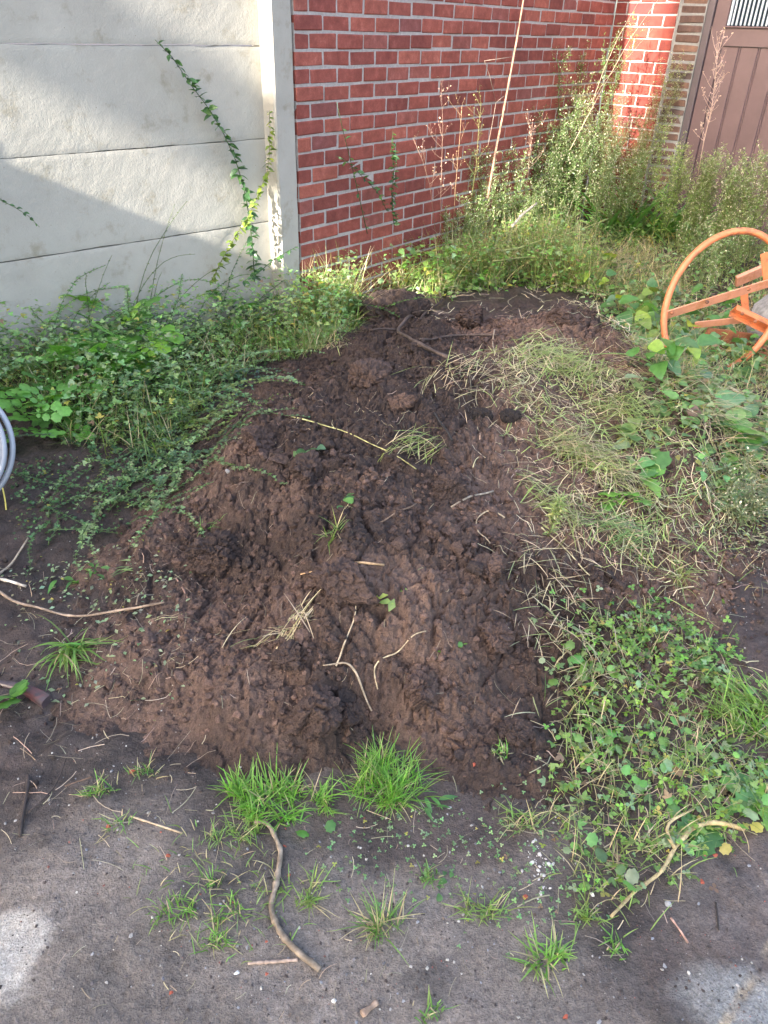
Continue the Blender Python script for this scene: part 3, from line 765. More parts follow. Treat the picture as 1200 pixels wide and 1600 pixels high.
# ---- concrete post-and-panel fence
AC = 0.811178
DC = np.array([math.sin(AC), math.cos(AC), 0]); NC = np.array([math.cos(AC), -math.sin(AC), 0])
F0 = np.array([-0.653, 4.149, 0.0])
fence = frame_empty('concrete_fence', 'white painted rough concrete panel fence with grey post at the left', 'fence', F0, math.atan2(DC[1], DC[0]))
def panel(z0, z1, seed, L=2.0):
    nx, nz = 130, 34
    u, w = np.meshgrid(np.linspace(-L, 0.02, nx), np.linspace(0, 1, nz)); u = u.ravel(); w = w.ravel()
    edge = np.minimum(w, 1 - w) * (z1 - z0)
    e0 = 0.004 * fbm(u, u * 0 + seed, 0.09, seed, 4); e1 = 0.004 * fbm(u, u * 0 + seed + 9, 0.09, seed + 5, 4)
    z = z0 + 0.002 + e0 * (1 - w) + w * (z1 - z0 - 0.004) + e1 * w
    y = 0.006 * vnoise(u, z, 0.7, seed + 2) + 0.0012 * fbm(u, z, 0.03, seed + 3, 3) + 0.0015 * (1 - sstep(0.0, 0.004, edge))
    v = np.stack([u, y, z], 1); f = grid_faces(nx, nz)
    b = v.copy(); b[:, 1] = 0.05
    m2 = MB(); m2.add(v, f, (0.6, 0.6, 0.6)); m2.add(b, f[:, ::-1], (0.6, 0.6, 0.6))
    bi = np.concatenate([np.arange(nx), np.arange(nx) + nx * (nz - 1)])
    for row, fl in ((0, 1), (nz - 1, 0)):
        a = v[row * nx:(row + 1) * nx]; bb = b[row * nx:(row + 1) * nx]
        sv = np.concatenate([a, bb]); i = np.arange(nx - 1)
        sf = np.concatenate([np.stack([i, i + 1, i + nx + 1], 1), np.stack([i, i + nx + 1, i + nx], 1)])
        m2.add(sv, sf[:, ::-1] if fl else sf, (0.6, 0.6, 0.6))
    return m2.build('panel', M_CONC, fence)
for i, (a, b) in enumerate(((-0.17, 0.227), (0.227, 0.613), (0.613, 1.006), (1.006, 1.399), (1.399, 1.79), (1.79, 2.18))):
    panel(a, b, 500 + 17 * i)
box_part('panel', fence, M_CONC, -4.1, -2.01, 0.0, 0.05, -0.17, 2.18)
def post(parent, plan, z1, seed):
    """upright prism with a slightly uneven cast surface"""
    plan = np.array(plan, float); n = 9; k = 44; ring = []
    for i in range(len(plan)):
        a, b = plan[i], plan[(i + 1) % len(plan)]
        for t in np.linspace(0.06, 0.94, n): ring.append(a + (b - a) * t)
    ring = np.array(ring); m = len(ring); zz = np.linspace(-0.2, z1, k); v = []
    cen = plan.mean(0)
    for j, z in enumerate(zz):
        s = 0.004 * (fbm(np.arange(m) * 0.02 + 0.0, np.full(m, z), 0.08, seed, 3))
        q = ring + (ring - cen) / np.linalg.norm(ring - cen, axis=1)[:, None] * s[:, None]
        v.append(np.concatenate([q, np.full((m, 1), z)], 1))
    v = np.concatenate(v); f = []
    for j in range(k - 1):
        for i in range(m):
            a, b = j * m + i, j * m + (i + 1) % m; f += [(a, b, b + m), (a, b + m, a + m)]
    for i in range(1, m - 1): f.append(((k - 1) * m, (k - 1) * m + i, (k - 1) * m + i + 1))
    mb = MB(); mb.add(v, f, (0.6, 0.6, 0.6))
    return mb
to_local = lambda p: (float((np.array(p) - F0[:2]) @ DC[:2]), float((np.array(p) - F0[:2]) @ -NC[:2]))
pA = A0[:2] - D_[:2] * 0.006; pB = A0[:2] - D_[:2] * 0.142
pC = F0[:2] - NC[:2] * 0.06; pD = A0[:2] - N_[:2] * 0.12 - D_[:2] * 0.006
post(fence, [to_local(p) for p in (pB, pA, pD, pC)], 2.3, 71).build('post', M_CONC, fence, smooth=False)
nb = to_local(pB)
post(fence, [(-2.15, -0.005), (-2.0, -0.005), (-2.0, 0.1), (-2.15, 0.1)], 2.3, 77).build('post', M_CONC, fence, smooth=False)

# ---- unseen shadow casters added out of view, sized for the shade they throw
def sunbox(name, label, cat, mat, q0, q1, h0, h1, z1, z0=0.0):
    o = thing(name, label, cat, (0, 0, 0)); o.rotation_euler = (0, 0, -SUN_AZ)
    box_part('wall', o, mat, q0, q1, h0, h1, z0 - 0.1, z1, ch=0.02)
    return o
house = sunbox('shade_house', 'unseen tall house mass added behind the camera to shade the yard', 'house', M_RENDER, -2.72, 6.0, -17.0, -12.0, 10.6)  # added mass; height and left edge set by the shadow wanted on the yard
box_part('roof', house, M_ROOFT, -2.78, 6.1, -17.1, -11.9, 10.61, 10.9)
box_part('shade_slab', house, M_RENDER, -3.375, -2.721, -13.3, -12.5, 8.55, 8.68)  # slab added to cast the soft shadow band across the fence
shed = sunbox('shade_shed', 'unseen low shed mass added to shade the lower part of the fence', 'shed', M_RENDER, -4.6, -2.60, -3.4, -1.0, 2.13)  # added mass; its top edge draws the low shadow line on the fence
box_part('roof', shed, M_ROOFT, -4.65, -2.58, -3.45, -0.98, 2.132, 2.20)
brd = sunbox('shade_board', 'unseen upright board added to shade the left end of the fence', 'board', M_DOOR, -3.62, -3.314, 0.97, 1.0, 1.33)  # added upright that cuts the sun patch off at its left end

# ================================================================== PLANTS
GREEN = (0.085, 0.19, 0.045); LUSH = (0.13, 0.29, 0.04); YELLOWG = (0.26, 0.31, 0.08); BLUEG = (0.20, 0.31, 0.145)
OLIVE = (0.17, 0.20, 0.085); STRAW = (0.46, 0.38, 0.23); DEADBR = (0.24, 0.17, 0.11); DARKG = (0.045, 0.11, 0.035)
def plane_hit(px, py, p0, n, off):
    v = ray(px, py); t = ((p0 + n * off - CAM) @ n) / (v @ n); return CAM + v * t
on_fence = lambda px, py, off=0.05: plane_hit(px, py, F0, NC, off)
on_brick = lambda px, py, off=0.10: plane_hit(px, py, A0, N_, off)
on_ret = lambda px, py, off=0.10: plane_hit(px, py, C0, -D_, off)
def inpoly(x, y, poly):
    r = np.zeros(len(x), bool); n = len(poly)
    for i in range(n):
        x0, y0 = poly[i][:2]; x1, y1 = poly[(i + 1) % n][:2]
        c = ((y0 > y) != (y1 > y)) & (x < (x1 - x0) * (y - y0) / (y1 - y0 + 1e-12) + x0); r ^= c
    return r
def area_pts(poly_px, n, clump=0.0, seed=1, scale=0.2, world=False):
    """n points spread evenly over a piece of ground"""
    poly = poly_px if world else [P(*p)[:2] for p in poly_px]
    a = np.array(poly); lo, hi = a.min(0), a.max(0); X = []; tot = 0
    for _ in range(60):
        x = rng.uniform(lo[0], hi[0], n); y = rng.uniform(lo[1], hi[1], n); k = inpoly(x, y, poly)
        if clump: k &= fbm(x, y, scale, seed, 3) + 0.5 > clump * rng.random(n)  + 0.15 * clump
        # stay in front of the walls
        k &= ((x - F0[0]) * NC[0] + (y - F0[1]) * NC[1]) > 0.03
        k &= (((x - A0[0]) * N_[0] + (y - A0[1]) * N_[1]) > 0.03) | (((x - A0[0]) * D_[0] + (y - A0[1]) * D_[1]) < 0)
        X.append(np.stack([x[k], y[k]], 1)); tot += k.sum()
        if tot >= n: break
    X = np.concatenate(X)[:n]
    X = X + rng.normal(0, 0.03, X.shape)
    return np.concatenate([X, H(X[:, 0], X[:, 1])[:, None]], 1)

# ---------- grass
def tuft(label, px, py, n, L, rx=0.02, ry=None, W=0.0032, col=LUSH, lean=(0.1, 1.0), bend=(0.1, 1.7), yaw=None, yawsp=None, dead=0.06, name='grass_tuft', group=None):
    p = P(px, py); ry = ry or rx
    k = max(3, n // 20); ca = rng.uniform(0, 6.283, k); cr = np.sqrt(rng.random(k)); ci = rng.integers(0, k, n); r = cr[ci]
    a = ca[ci] + rng.normal(0, 1.0, n)
    x = p[0] + rx * cr[ci] * np.cos(ca[ci]) + rng.normal(0, 0.011, n); y = p[1] + ry * cr[ci] * np.sin(ca[ci]) + rng.normal(0, 0.009, n)
    base = np.stack([x, y, H(x, y) - 0.004], 1)
    yw = a + rng.normal(0, 1.2, n) if yaw is None else yaw + rng.normal(0, yawsp or 0.6, n)
    mb = MB(); c = jitcol(col, n, 0.3, 0.15)
    dd = rng.random(n) < dead; c[dd] = jitcol(STRAW, dd.sum(), 0.25, 0.08)
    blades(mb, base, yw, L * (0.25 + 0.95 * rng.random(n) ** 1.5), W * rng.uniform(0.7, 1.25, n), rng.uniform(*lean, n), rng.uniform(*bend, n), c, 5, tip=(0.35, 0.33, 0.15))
    return tag(mb.build(name, M_LEAF, None, p), label, 'grass', group)
TUFTS = [
    ('wide lush grass clump along the foot of the heap, above the bent stick', 432, 1256, 480, 0.070, 0.095, 0.04),
    ('thickest bright green grass clump at the foot of the cracked clod', 612, 1226, 560, 0.082, 0.068, 0.045),
    ('loose grass tuft left of the bent stick, by its upper end', 372, 1305, 90, 0.06, 0.05, 0.03),
    ('thin grass tuft left of the bent stick, by its middle', 330, 1410, 70, 0.05, 0.045, 0.03),
    ('small grass tuft left of the bent stick, by its lower end', 342, 1470, 45, 0.05, 0.015, 0.012),
    ('little grass tuft furthest left of those beside the bent stick', 268, 1418, 40, 0.045, 0.025, 0.02),
    ('grass growing along the right side of the bent stick', 468, 1390, 70, 0.055, 0.03, 0.05),
    ('upright narrow grass tuft on the muddy ground right of the bent stick', 600, 1450, 75, 0.085, 0.022, 0.018),
    ('grass tuft mixed with clover leaves on the mud, middle of the lower row', 748, 1425, 60, 0.065, 0.022, 0.016),
    ('grass tuft on bare mud, rightmost of the lower row', 850, 1495, 75, 0.07, 0.026, 0.02),
    ('tiny grass tuft at the lower edge of the clover patch', 960, 1475, 30, 0.035, 0.010, 0.008),
    ('short grass tuft by the lower left end of the pale curved root', 925, 1432, 40, 0.05, 0.02, 0.012),
    ('sprawling grass tuft above the white crumbs', 818, 1285, 45, 0.07, 0.018, 0.014),
    ('very small grass tuft below the wide clump, on bare mud', 665, 1372, 25, 0.04, 0.010, 0.008),
    ('small grass tuft on the mud below the left end of the heap', 160, 1240, 40, 0.05, 0.018, 0.012),
    ('yellowish grass tuft on the mud at the left toe of the heap', 235, 1205, 35, 0.05, 0.02, 0.012),
    ('single small grass tuft pressed to the mud beside a straw, lower left', 185, 1290, 25, 0.04, 0.014, 0.01),
    ('small tuft under the fallen clod at the right foot of the heap', 785, 1180, 35, 0.04, 0.015, 0.01),
    ('tiny grass sprout on the dark left slope of the heap', 322, 830, 14, 0.05, 0.008, 0.008),
    ('uprooted grass tuft lying on the heap with its pale roots', 520, 840, 28, 0.075, 0.012, 0.01),
    ('faint green grass tuft at the bottom edge of the picture', 660, 1588, 26, 0.045, 0.014, 0.01),
]
for t in TUFTS: tuft(*t[:3], int(t[3] * 1.15), t[4] * 1.05, rx=t[5] * 1.25, ry=t[6] * 1.3, W=random.uniform(.0022, .0032), col=(0.16, 0.35, 0.05) if t[3] > 200 else [(0.15, 0.31, 0.05), (0.20, 0.31, 0.07), (0.13, 0.26, 0.06)][random.randrange(3)], lean=(0.0, random.uniform(0.8, 1.45)), bend=(0.0, random.uniform(0.9, 2.0)), dead=0.08 if t[3] > 200 else random.uniform(0.1, 0.35))
tuft('arching grass tuft with long broad blades at the left edge of the heap', 112, 1018, 85, 0.135, 0.02, 0.02, 0.0058, (0.15, 0.29, 0.06), (0.3, 0.9), (0.9, 2.1), -0.9, 1.1)
tuft('large bright grass clump at the right edge of the picture', 1185, 1125, 330, 0.13, 0.10, 0.07, 0.004, (0.17, 0.29, 0.05), (0.3, 1.0), (0.4, 1.4), 2.7, 0.9)
tuft('pale uprooted grass tuft beside the lone round leaf', 1055, 905, 60, 0.10, 0.025, 0.02, 0.003, (0.22, 0.27, 0.09), (0.4, 1.1), (0.4, 1.4))
tuft('yellow green grass tuft hanging over the root ball', 545, 505, 120, 0.16, 0.10, 0.05, 0.005, (0.19, 0.27, 0.06), (0.2, 0.9), (0.6, 1.6))

# cut grass lying in swathes
def swathe(label, pts, n, width, L, col, dryness=0.45, name='cut_grass', W=0.0026, lift=0.05):
    pw = np.array([P(*p) for p in pts]); seg = rng.integers(0, len(pw) - 1, n); t = rng.random((n, 1))
    c = pw[seg] * (1 - t) + pw[seg + 1] * t
    dirn = pw[seg + 1] - pw[seg]; yw = np.arctan2(dirn[:, 1], dirn[:, 0]) + rng.normal(0, 0.75, n)
    c[:, :2] += rng.normal(0, width * 0.5, (n, 2))
    l = L * rng.uniform(0.5, 1.2, n)
    c[:, 0] -= 0.5 * l * np.cos(yw); c[:, 1] -= 0.5 * l * np.sin(yw)
    c[:, 2] = H(c[:, 0], c[:, 1]) + lift * rng.random(n) ** 2
    cc = jitcol(col, n, 0.3, 0.12); dd = rng.random(n) < dryness; cc[dd] = jitcol(STRAW, dd.sum(), 0.3, 0.1)
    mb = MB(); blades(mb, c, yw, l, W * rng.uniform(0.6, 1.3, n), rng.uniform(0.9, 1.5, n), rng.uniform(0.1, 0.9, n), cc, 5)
    return tag(mb.build(name, M_STRAW, None, pw[0]), label, 'cut grass')
swathe('thick swathe of yellow green cut grass draped down the right shoulder of the heap', [(830, 560), (900, 580), (960, 640), (1000, 690)], 760, 0.13, 0.16, (0.25, 0.33, 0.09), 0.28)
swathe('cut grass swathe in the middle of the heap right side, below the thick one', [(870, 700), (930, 730), (985, 790)], 340, 0.07, 0.17, (0.24, 0.30, 0.09), 0.4)
swathe('dry tangle of straw and grass across the upper middle of the heap', [(690, 600), (760, 590), (830, 620), (870, 660)], 260, 0.14, 0.11, (0.26, 0.30, 0.11), 0.6)
swathe('small wisp of cut grass beside the dark stick on the heap', [(610, 700), (680, 715)], 60, 0.02, 0.12, (0.22, 0.28, 0.08), 0.3)
swathe('wisp of cut grass hanging at the heap right side', [(820, 760), (880, 800), (900, 850)], 130, 0.04, 0.13, (0.24, 0.30, 0.09), 0.4)
swathe('low cut grass trailing to the right below the swathes', [(930, 830), (1010, 860)], 110, 0.03, 0.13, (0.16, 0.27, 0.08), 0.25)
swathe('straw and roots lying along the lower right edge of the heap', [(840, 900), (870, 960), (900, 1020), (890, 1080)], 230, 0.13, 0.09, (0.26, 0.28, 0.12), 0.65)
swathe('thin straw wisps on the left flank below the arching grass', [(370, 1010), (450, 990), (480, 960)], 45, 0.02, 0.11, (0.24, 0.26, 0.1), 0.75)
swathe('matted straw between the mixer and the heap', [(1000, 560), (1090, 620), (1160, 700), (1190, 760)], 480, 0.18, 0.20, (0.30, 0.31, 0.13), 0.62)
swathe('pale straw mat below the strap leaved plant', [(900, 430), (990, 410), (1040, 430), (1000, 470)], 900, 0.20, 0.24, (0.30, 0.31, 0.13), 0.65)
swathe('straw hanging over the back edge of the heap on the left', [(420, 560), (480, 550), (540, 540)], 200, 0.06, 0.12, (0.28, 0.31, 0.11), 0.6)

# ---------- trailing shrubs with small blue green leaflets
def stem_path(p0, yaw, pitch, L, droop, n=16, wob=0.12, ground=True, clear=0.015):
    p = np.array(p0, float); out = [p.copy()]; st = L / (n - 1)
    for k in range(n - 1):
        yaw += random.gauss(0, wob); pitch -= droop / (n - 1) * (1.0 + random.gauss(0, .3))
        p = p + st * np.array([math.cos(pitch) * math.cos(yaw), math.cos(pitch) * math.sin(yaw), math.sin(pitch)])
        if ground:
            h = float(H(p[0], p[1])) + clear
            if p[2] < h: p[2] = h; pitch = max(pitch, 0.0)
        # keep off the two walls
        for p0_, n_ in ((F0, NC), (A0, N_)):
            dd = float((p - p0_) @ n_)
            if dd < 0.03 and (n_ is NC and p[0] < -0.6 or n_ is N_ and p[0] > -0.5): p = p + n_ * (0.03 - dd)
        out.append(p.copy())
    return np.array(out)
def resample(path, step):
    d = np.r_[0, np.cumsum(np.linalg.norm(np.diff(path, axis=0), axis=1))]
    s = np.arange(step * 0.7, d[-1], step)
    pts = np.stack([np.interp(s, d, path[:, i]) for i in range(3)], 1)
    tg = np.stack([np.interp(s, d, np.gradient(path[:, i])) for i in range(3)], 1)
    return pts, np.arctan2(tg[:, 1], tg[:, 0]), s / d[-1]
def dress(mb, path, step, size, col, tmpl, per=2, pit=(0.0, 0.5), amt=0.28, taper=0.5):
    pts, yw, s = resample(path, step)
    for k in range(per):
        m = len(pts)
        side = yw + (k * 2 * math.pi / per) + math.pi / 2 + rng.normal(0, 0.5, m)
        side = side - 0.5 * (1 if per == 2 else 0) * np.cos(k * math.pi)
        inst(mb, *tmpl, pts, side, rng.uniform(*pit, m), rng.normal(0, 0.5, m), size * rng.uniform(0.6, 1.2, m) * (1 - taper * s ** 2), jitcol(col, m, amt, 0.15))
def trailer(label, base, stems, leaf=0.034, col=BLUEG, step=0.020, stemcol=(0.10, 0.15, 0.06), name='trailing_shrub', tmpl=TRIO, cat='shrub', r0=0.0022):
    base = np.array(base, float); t = thing(name, label, cat, base); ms = MB(); ml = MB()
    for (dx, dy, yaw, pitch, L, droop) in stems:
        b = base + np.array([dx, dy, 0]); b[2] = float(H(b[0], b[1])) + 0.003
        pa = stem_path(b, yaw, pitch, L, droop)
        tube(ms, pa, np.linspace(r0, r0 * 0.4, len(pa)), stemcol, 4)
        dress(ml, pa, step, leaf, col, tmpl)
    ms.build('stems', M_LEAF, t, base); ml.build('foliage', M_LEAF, t, base)
    return t
def fan(n, yaw, ysp, pitch, psp, L, Lsp, droop, sx=0.05, sy=0.05):
    return [(random.gauss(0, sx), random.gauss(0, sy), random.gauss(yaw, ysp), random.gauss(pitch, psp), max(0.08, 1.2 * random.gauss(L, Lsp)), random.gauss(droop, 0.4)) for _ in range(n)]
random.seed(21)
trailer('dense trailing blue green shrub at the far left of the fence foot', P(60, 575), fan(30, -0.6, 1.1, 1.0, 0.35, 0.50, 0.12, 1.7, 0.14, 0.10))
trailer('trailing blue green shrub along the fence foot, second from the left', P(165, 545), fan(30, -0.2, 1.2, 0.9, 0.35, 0.46, 0.12, 1.6, 0.16, 0.10))
trailer('trailing blue green shrub spilling onto the upper left of the heap', P(280, 600), fan(34, -0.7, 0.9, 0.6, 0.35, 0.46, 0.12, 1.3, 0.14, 0.10))
trailer('trailing shrub at the fence foot below the tall climbing stem', P(345, 510), fan(26, 0.2, 1.4, 0.8, 0.35, 0.42, 0.1, 1.6, 0.14, 0.08), 0.027, (0.07, 0.15, 0.075))
trailer('low creeping stems with small leaves on the bare soil near the grey pipe', P(140, 790), fan(16, 0.3, 1.5, 0.25, 0.15, 0.26, 0.08, 0.5, 0.14, 0.10), 0.022, (0.10, 0.20, 0.075))
trailer('straggling leafy stems hanging over the left flank of the heap', P(215, 700), fan(26, -1.0, 0.8, 0.4, 0.3, 0.38, 0.1, 1.0, 0.13, 0.13), 0.024, (0.10, 0.18, 0.09))
trailer('pale blue leafy sprig lying at the heap upper left edge', P(360, 590), fan(9, -0.9, 0.7, 0.5, 0.25, 0.20, 0.05, 1.0, 0.05, 0.04), 0.026, (0.12, 0.22, 0.15))
trailer('bare looking arching stems with few leaves against the fence at left', P(110, 520), fan(9, -0.1, 1.3, 1.25, 0.15, 0.52, 0.08, 0.6, 0.25, 0.06), 0.018, (0.16, 0.20, 0.07), 0.035)
trailer('dark green leafy shoots at the foot of the brick wall, left end', on_brick(520, 420, 0.15) * np.array([1, 1, 0]), fan(18, -0.6, 1.2, 1.0, 0.3, 0.30, 0.08, 1.3, 0.15, 0.06), 0.032, (0.10, 0.22, 0.05))

trailer('pale leafy stems draped down the left flank, lowest of the bank', P(190, 760), fan(18, -0.6, 1.0, 0.35, 0.25, 0.34, 0.1, 0.8, 0.13, 0.10), 0.028, (0.20, 0.30, 0.13))
trailer('yellowish leafy stems between the left bank and the heap', P(300, 660), fan(18, -0.9, 0.9, 0.5, 0.25, 0.34, 0.1, 1.0, 0.12, 0.10), 0.028, (0.22, 0.29, 0.09))
# long stem climbing in front of the fence, each leaf a part
def leaf_mesh(name, tmpl, col, mat=None):
    me = mesh_np(name, tmpl[0], tmpl[1], np.broadcast_to(np.array(col), (len(tmpl[0]), 3)), True); me.materials.append(mat or M_LEAFO); return me
LM_SMALL = leaf_mesh('leaf', leaf_shape(lambda t: 0.25 * math.sin(math.pi * min(1, t ** 0.85)) + 0.01, 0.3, 0.25, 5), (0.06, 0.135, 0.055))
LM_SMALLY = leaf_mesh('leaf', leaf_shape(lambda t: 0.25 * math.sin(math.pi * min(1, t ** 0.85)) + 0.01, 0.3, 0.25, 5), (0.17, 0.23, 0.05))
LM_OVATE = leaf_mesh('leaf', LEAF_OVATE, (0.085, 0.20, 0.055)); LM_OVATEY = leaf_mesh('leaf', LEAF_OVATE, (0.20, 0.29, 0.05)); LM_OVATEB = leaf_mesh('leaf', LEAF_OVATE, (0.13, 0.25, 0.13))
LM_PIN = leaf_mesh('leaf', PINNATE, (0.13, 0.30, 0.06)); LM_TOOTH = leaf_mesh('leaf', LEAF_TOOTH, (0.10, 0.23, 0.06))
LM_LOBED = leaf_mesh('leaf', LOBED, (0.11, 0.25, 0.06)); LM_LONG = leaf_mesh('leaf', leaf_shape(lambda t: 0.13 * math.sin(math.pi * min(1, t ** 0.8)) + 0.006, 0.3, 0.5, 7), (0.10, 0.24, 0.06))
LM_RED = leaf_mesh('leaf', LEAF_TOOTH, (0.17, 0.08, 0.06)); LM_STRAP = leaf_mesh('leaf', leaf_shape(lambda t: 0.022 * min(1, 0.6 + 2 * t) * (1 - t ** 3) + 0.0006, 0.5, 0.55, 9), (0.085, 0.21, 0.045))
def put_leaf(mesh, parent, pos, yaw, pitch, roll, s):
    o = link('leaf', mesh, parent, pos)
    R3 = rot_frames(np.array([yaw]), np.array([pitch]), np.array([roll]))[0]
    o.rotation_euler = Matrix(R3.tolist()).to_euler(); o.scale = (s, s, s)
    return o
def climber(name, label, pts, mesh, size, step, r0, stemcol, per=2, cat='climber'):
    pts = np.array(pts); base = pts[-1].copy()
    t = thing(name, label, cat, base); mb = MB()
    tube(mb, pts, np.linspace(r0 * 0.45, r0, len(pts)), stemcol, 5); mb.build('stem', M_LEAF, t, base)
    p, yw, s = resample(pts, step)
    for k in range(len(p)):
        for j in range(per):
            put_leaf(mesh, t, p[k] - base, random.uniform(-2.6, 0.3) if j else random.uniform(-1.9, 1.0) + (0 if j else 0), random.uniform(-0.5, 0.7), random.gauss(0, .5), size * random.uniform(0.65, 1.2) * (0.55 + 0.45 * min(1, s[k] * 4)))
    return t
climber('climbing_stem', 'tall leafy climbing stem arching up across the white fence', [on_fence(*p, 0.05) for p in ((242, 62), (268, 88), (300, 135), (328, 172), (350, 210), (368, 250), (380, 290), (388, 330), (393, 370), (396, 405), (398, 440))],
        LM_SMALL, 0.050, 0.030, 0.0032, (0.06, 0.11, 0.045), 3)
climber('climbing_stem', 'yellow green climbing shoot running up beside the concrete post', [on_fence(*p, 0.10) for p in ((421, 172), (422, 200), (421, 240), (418, 268), (405, 300), (390, 335), (370, 365), (350, 400), (330, 440))],
        LM_SMALLY, 0.036, 0.020, 0.0024, (0.16, 0.16, 0.07), 3)
climber('climbing_stem', 'short leafy sprig poking in from the left in front of the fence', [on_fence(*p, 0.12) for p in ((62, 355), (45, 338), (25, 325), (0, 312), (-25, 305))], LM_SMALL, 0.026, 0.03, 0.002, (0.10, 0.14, 0.06), 2)
climber('climbing_stem', 'thin dark green stem leaning against the left part of the brick wall', [on_brick(*p, 0.07) for p in ((526, 160), (535, 200), (545, 240), (556, 285), (565, 325), (574, 365))], LM_SMALL, 0.030, 0.05, 0.0028, (0.05, 0.10, 0.04), 1)
climber('climbing_stem', 'leafy sprig crossing the brick wall beside the thin dark stem', [on_brick(*p, 0.08) for p in ((524, 243), (545, 255), (570, 280), (590, 300), (605, 330))], LM_SMALL, 0.035, 0.035, 0.0022, (0.05, 0.10, 0.04), 2)
climber('climbing_stem', 'leafy green shoot standing upright before the brick wall, second from the left', [on_brick(*p, 0.10) for p in ((614, 205), (612, 235), (616, 265), (612, 300), (615, 350))], LM_SMALL, 0.036, 0.022, 0.0026, (0.06, 0.12, 0.045), 3)
climber('climbing_stem', 'arching leafy stem reaching across the concrete post base', [on_fence(*p, 0.18) for p in ((465, 385), (445, 395), (425, 408), (405, 425), (380, 440))], LM_SMALL, 0.034, 0.022, 0.0024, (0.06, 0.12, 0.045), 2)

# ---------- rosettes of big lobed leaves
def rosette(name, label, px, py, n, L, mesh, pitch=(0.2, 0.9), yaw=None, ysp=3.1, cat='plant', p=None, up=0.0, group=None, spread=0.02):
    p = P(px, py) if p is None else p
    t = thing(name, label, cat, p, group)
    for k in range(n):
        y = (yaw if yaw is not None else 0) + random.uniform(-ysp, ysp)
        m = mesh if not isinstance(mesh, (list, tuple)) else random.choice(mesh)
        put_leaf(m, t, (random.gauss(0, spread), random.gauss(0, spread), 0.006 + up * random.random()), y, random.uniform(*pitch), random.gauss(0, .25), L * random.uniform(0.65, 1.15))
    return t
for lab, px, py, n, L in (
        ('leafy green plant with lobed leaves beside the grey pipe, lowest of them', 38, 700, 6, 0.17), ('bright lobed leaf rosette just right of the grey pipe top', 75, 645, 6, 0.16),
        ('lobed leaf rosette above the bare soil patch at left', 85, 668, 5, 0.14), ('large lobed leaf plant in the middle of the left weed bank', 150, 610, 9, 0.20),
        ('large bright lobed leaf plant at the centre of the left weed bank', 195, 580, 9, 0.21), ('tall lobed leaf plant under the fence, its leaves highest in the bank', 180, 545, 8, 0.22),
        ('lobed leaf plant at the right of the left weed bank', 230, 590, 6, 0.17), ('lobed leaf plant half hidden below the fence joint at left', 105, 560, 6, 0.18),
        ('yellowing lobed leaf plant at the foot of the tall climbing stem', 345, 520, 7, 0.17), ('lobed leaf plant at the foot of the concrete post', 430, 470, 6, 0.17)):
    rosette('lobed_leaf_plant', lab, px, py, n + 5, L * 0.95, LM_PIN, (-0.35, 0.75), -1.57, 2.4, 'plant', up=0.20, spread=0.07)
rosette('broad_leaf_plant', 'broad yellow green leaves at the base of the post', 400, 470, 10, 0.10, [LM_OVATE, LM_OVATEY], (0.3, 1.1), up=0.12)
rosette('broad_leaf_plant', 'green broad leaved weed before the left end of the brick wall', 560, 415, 14, 0.09, [LM_OVATE, LM_LOBED, LM_OVATEY], (0.1, 1.0), up=0.18, spread=0.06)
rosette('broad_leaf_plant', 'green broad leaved weed behind the root ball', 650, 400, 14, 0.09, [LM_OVATE, LM_LOBED], (0.1, 1.0), up=0.18, spread=0.07)
rosette('broad_leaf_plant', 'broad pale leaves at the heap back edge, left of the bent green branch', 715, 440, 9, 0.09, [LM_OVATE, LM_OVATEB], (0.0, 0.8), up=0.10, spread=0.06)
rosette('broad_leaf_plant', 'broad leaves hanging around the bent green branch', 840, 420, 10, 0.09, [LM_OVATE, LM_OVATEY, LM_OVATEB], (-0.2, 0.7), up=0.16, spread=0.11)
rosette('broad_leaf_plant', 'two large heart shaped leaves standing up between straw and mixer wheel', 950, 430, 4, 0.12, [LM_OVATE, LM_OVATEY], (0.2, 1.2), up=0.12, spread=0.02)
rosette('lobed_leaf_plant', 'lobed dark leaf plant in the straw at the right edge', 1130, 690, 12, 0.11, [LM_LOBED, LM_OVATEB], (0.0, 0.7), up=0.07, spread=0.05)
rosette('lobed_leaf_plant', 'bright green three part leaf standing at the right edge below the mixer', 1170, 690, 4, 0.12, LM_PIN, (0.3, 0.8), -0.3, 0.8)
rosette('lobed_leaf_plant', 'bright serrated leaf sprig lying on the cut grass of the right flank', 955, 770, 5, 0.12, LM_PIN, (0.1, 0.5), -1.6, 0.5)
rosette('lobed_leaf_plant', 'small serrated leaf sprig just right of the bright sprig on the cut grass', 1000, 745, 4, 0.09, [LM_LOBED, LM_TOOTH], (0.2, 0.8), -0.4, 1.0)
rosette('lobed_leaf_plant', 'bright green leaf cluster at the left edge beside the dark shard', 8, 1095, 5, 0.065, LM_LOBED, (0.2, 0.7), -0.3, 1.2)
rosette('dandelion_plant', 'long toothed leaves drooping onto the mud at the clover patch corner', 1090, 1290, 9, 0.085, LM_TOOTH, (-0.2, 0.4), -1.4, 1.2)
rosette('dandelion_plant', 'long toothed leaves at the right edge above the pale curved root', 1175, 1245, 7, 0.08, LM_TOOTH, (0.0, 0.5), -2.2, 1.2)
rosette('reddish_leaf', 'reddish brown leaves in the clover patch', 1070, 1250, 3, 0.055, LM_RED, (0.0, 0.4), 2.2, 1.0, 'leaf')
rosette('seedling', 'two round bright seed leaves below the wide grass clump', 505, 1308, 2, 0.035, LM_LOBED, (0.1, 0.3), 0.0, 3.1, 'seedling')
rosette('seedling', 'grey green leaf rosette on the left flank of the heap', 145, 890, 8, 0.055, LM_LONG, (0.1, 0.5), cat='seedling')
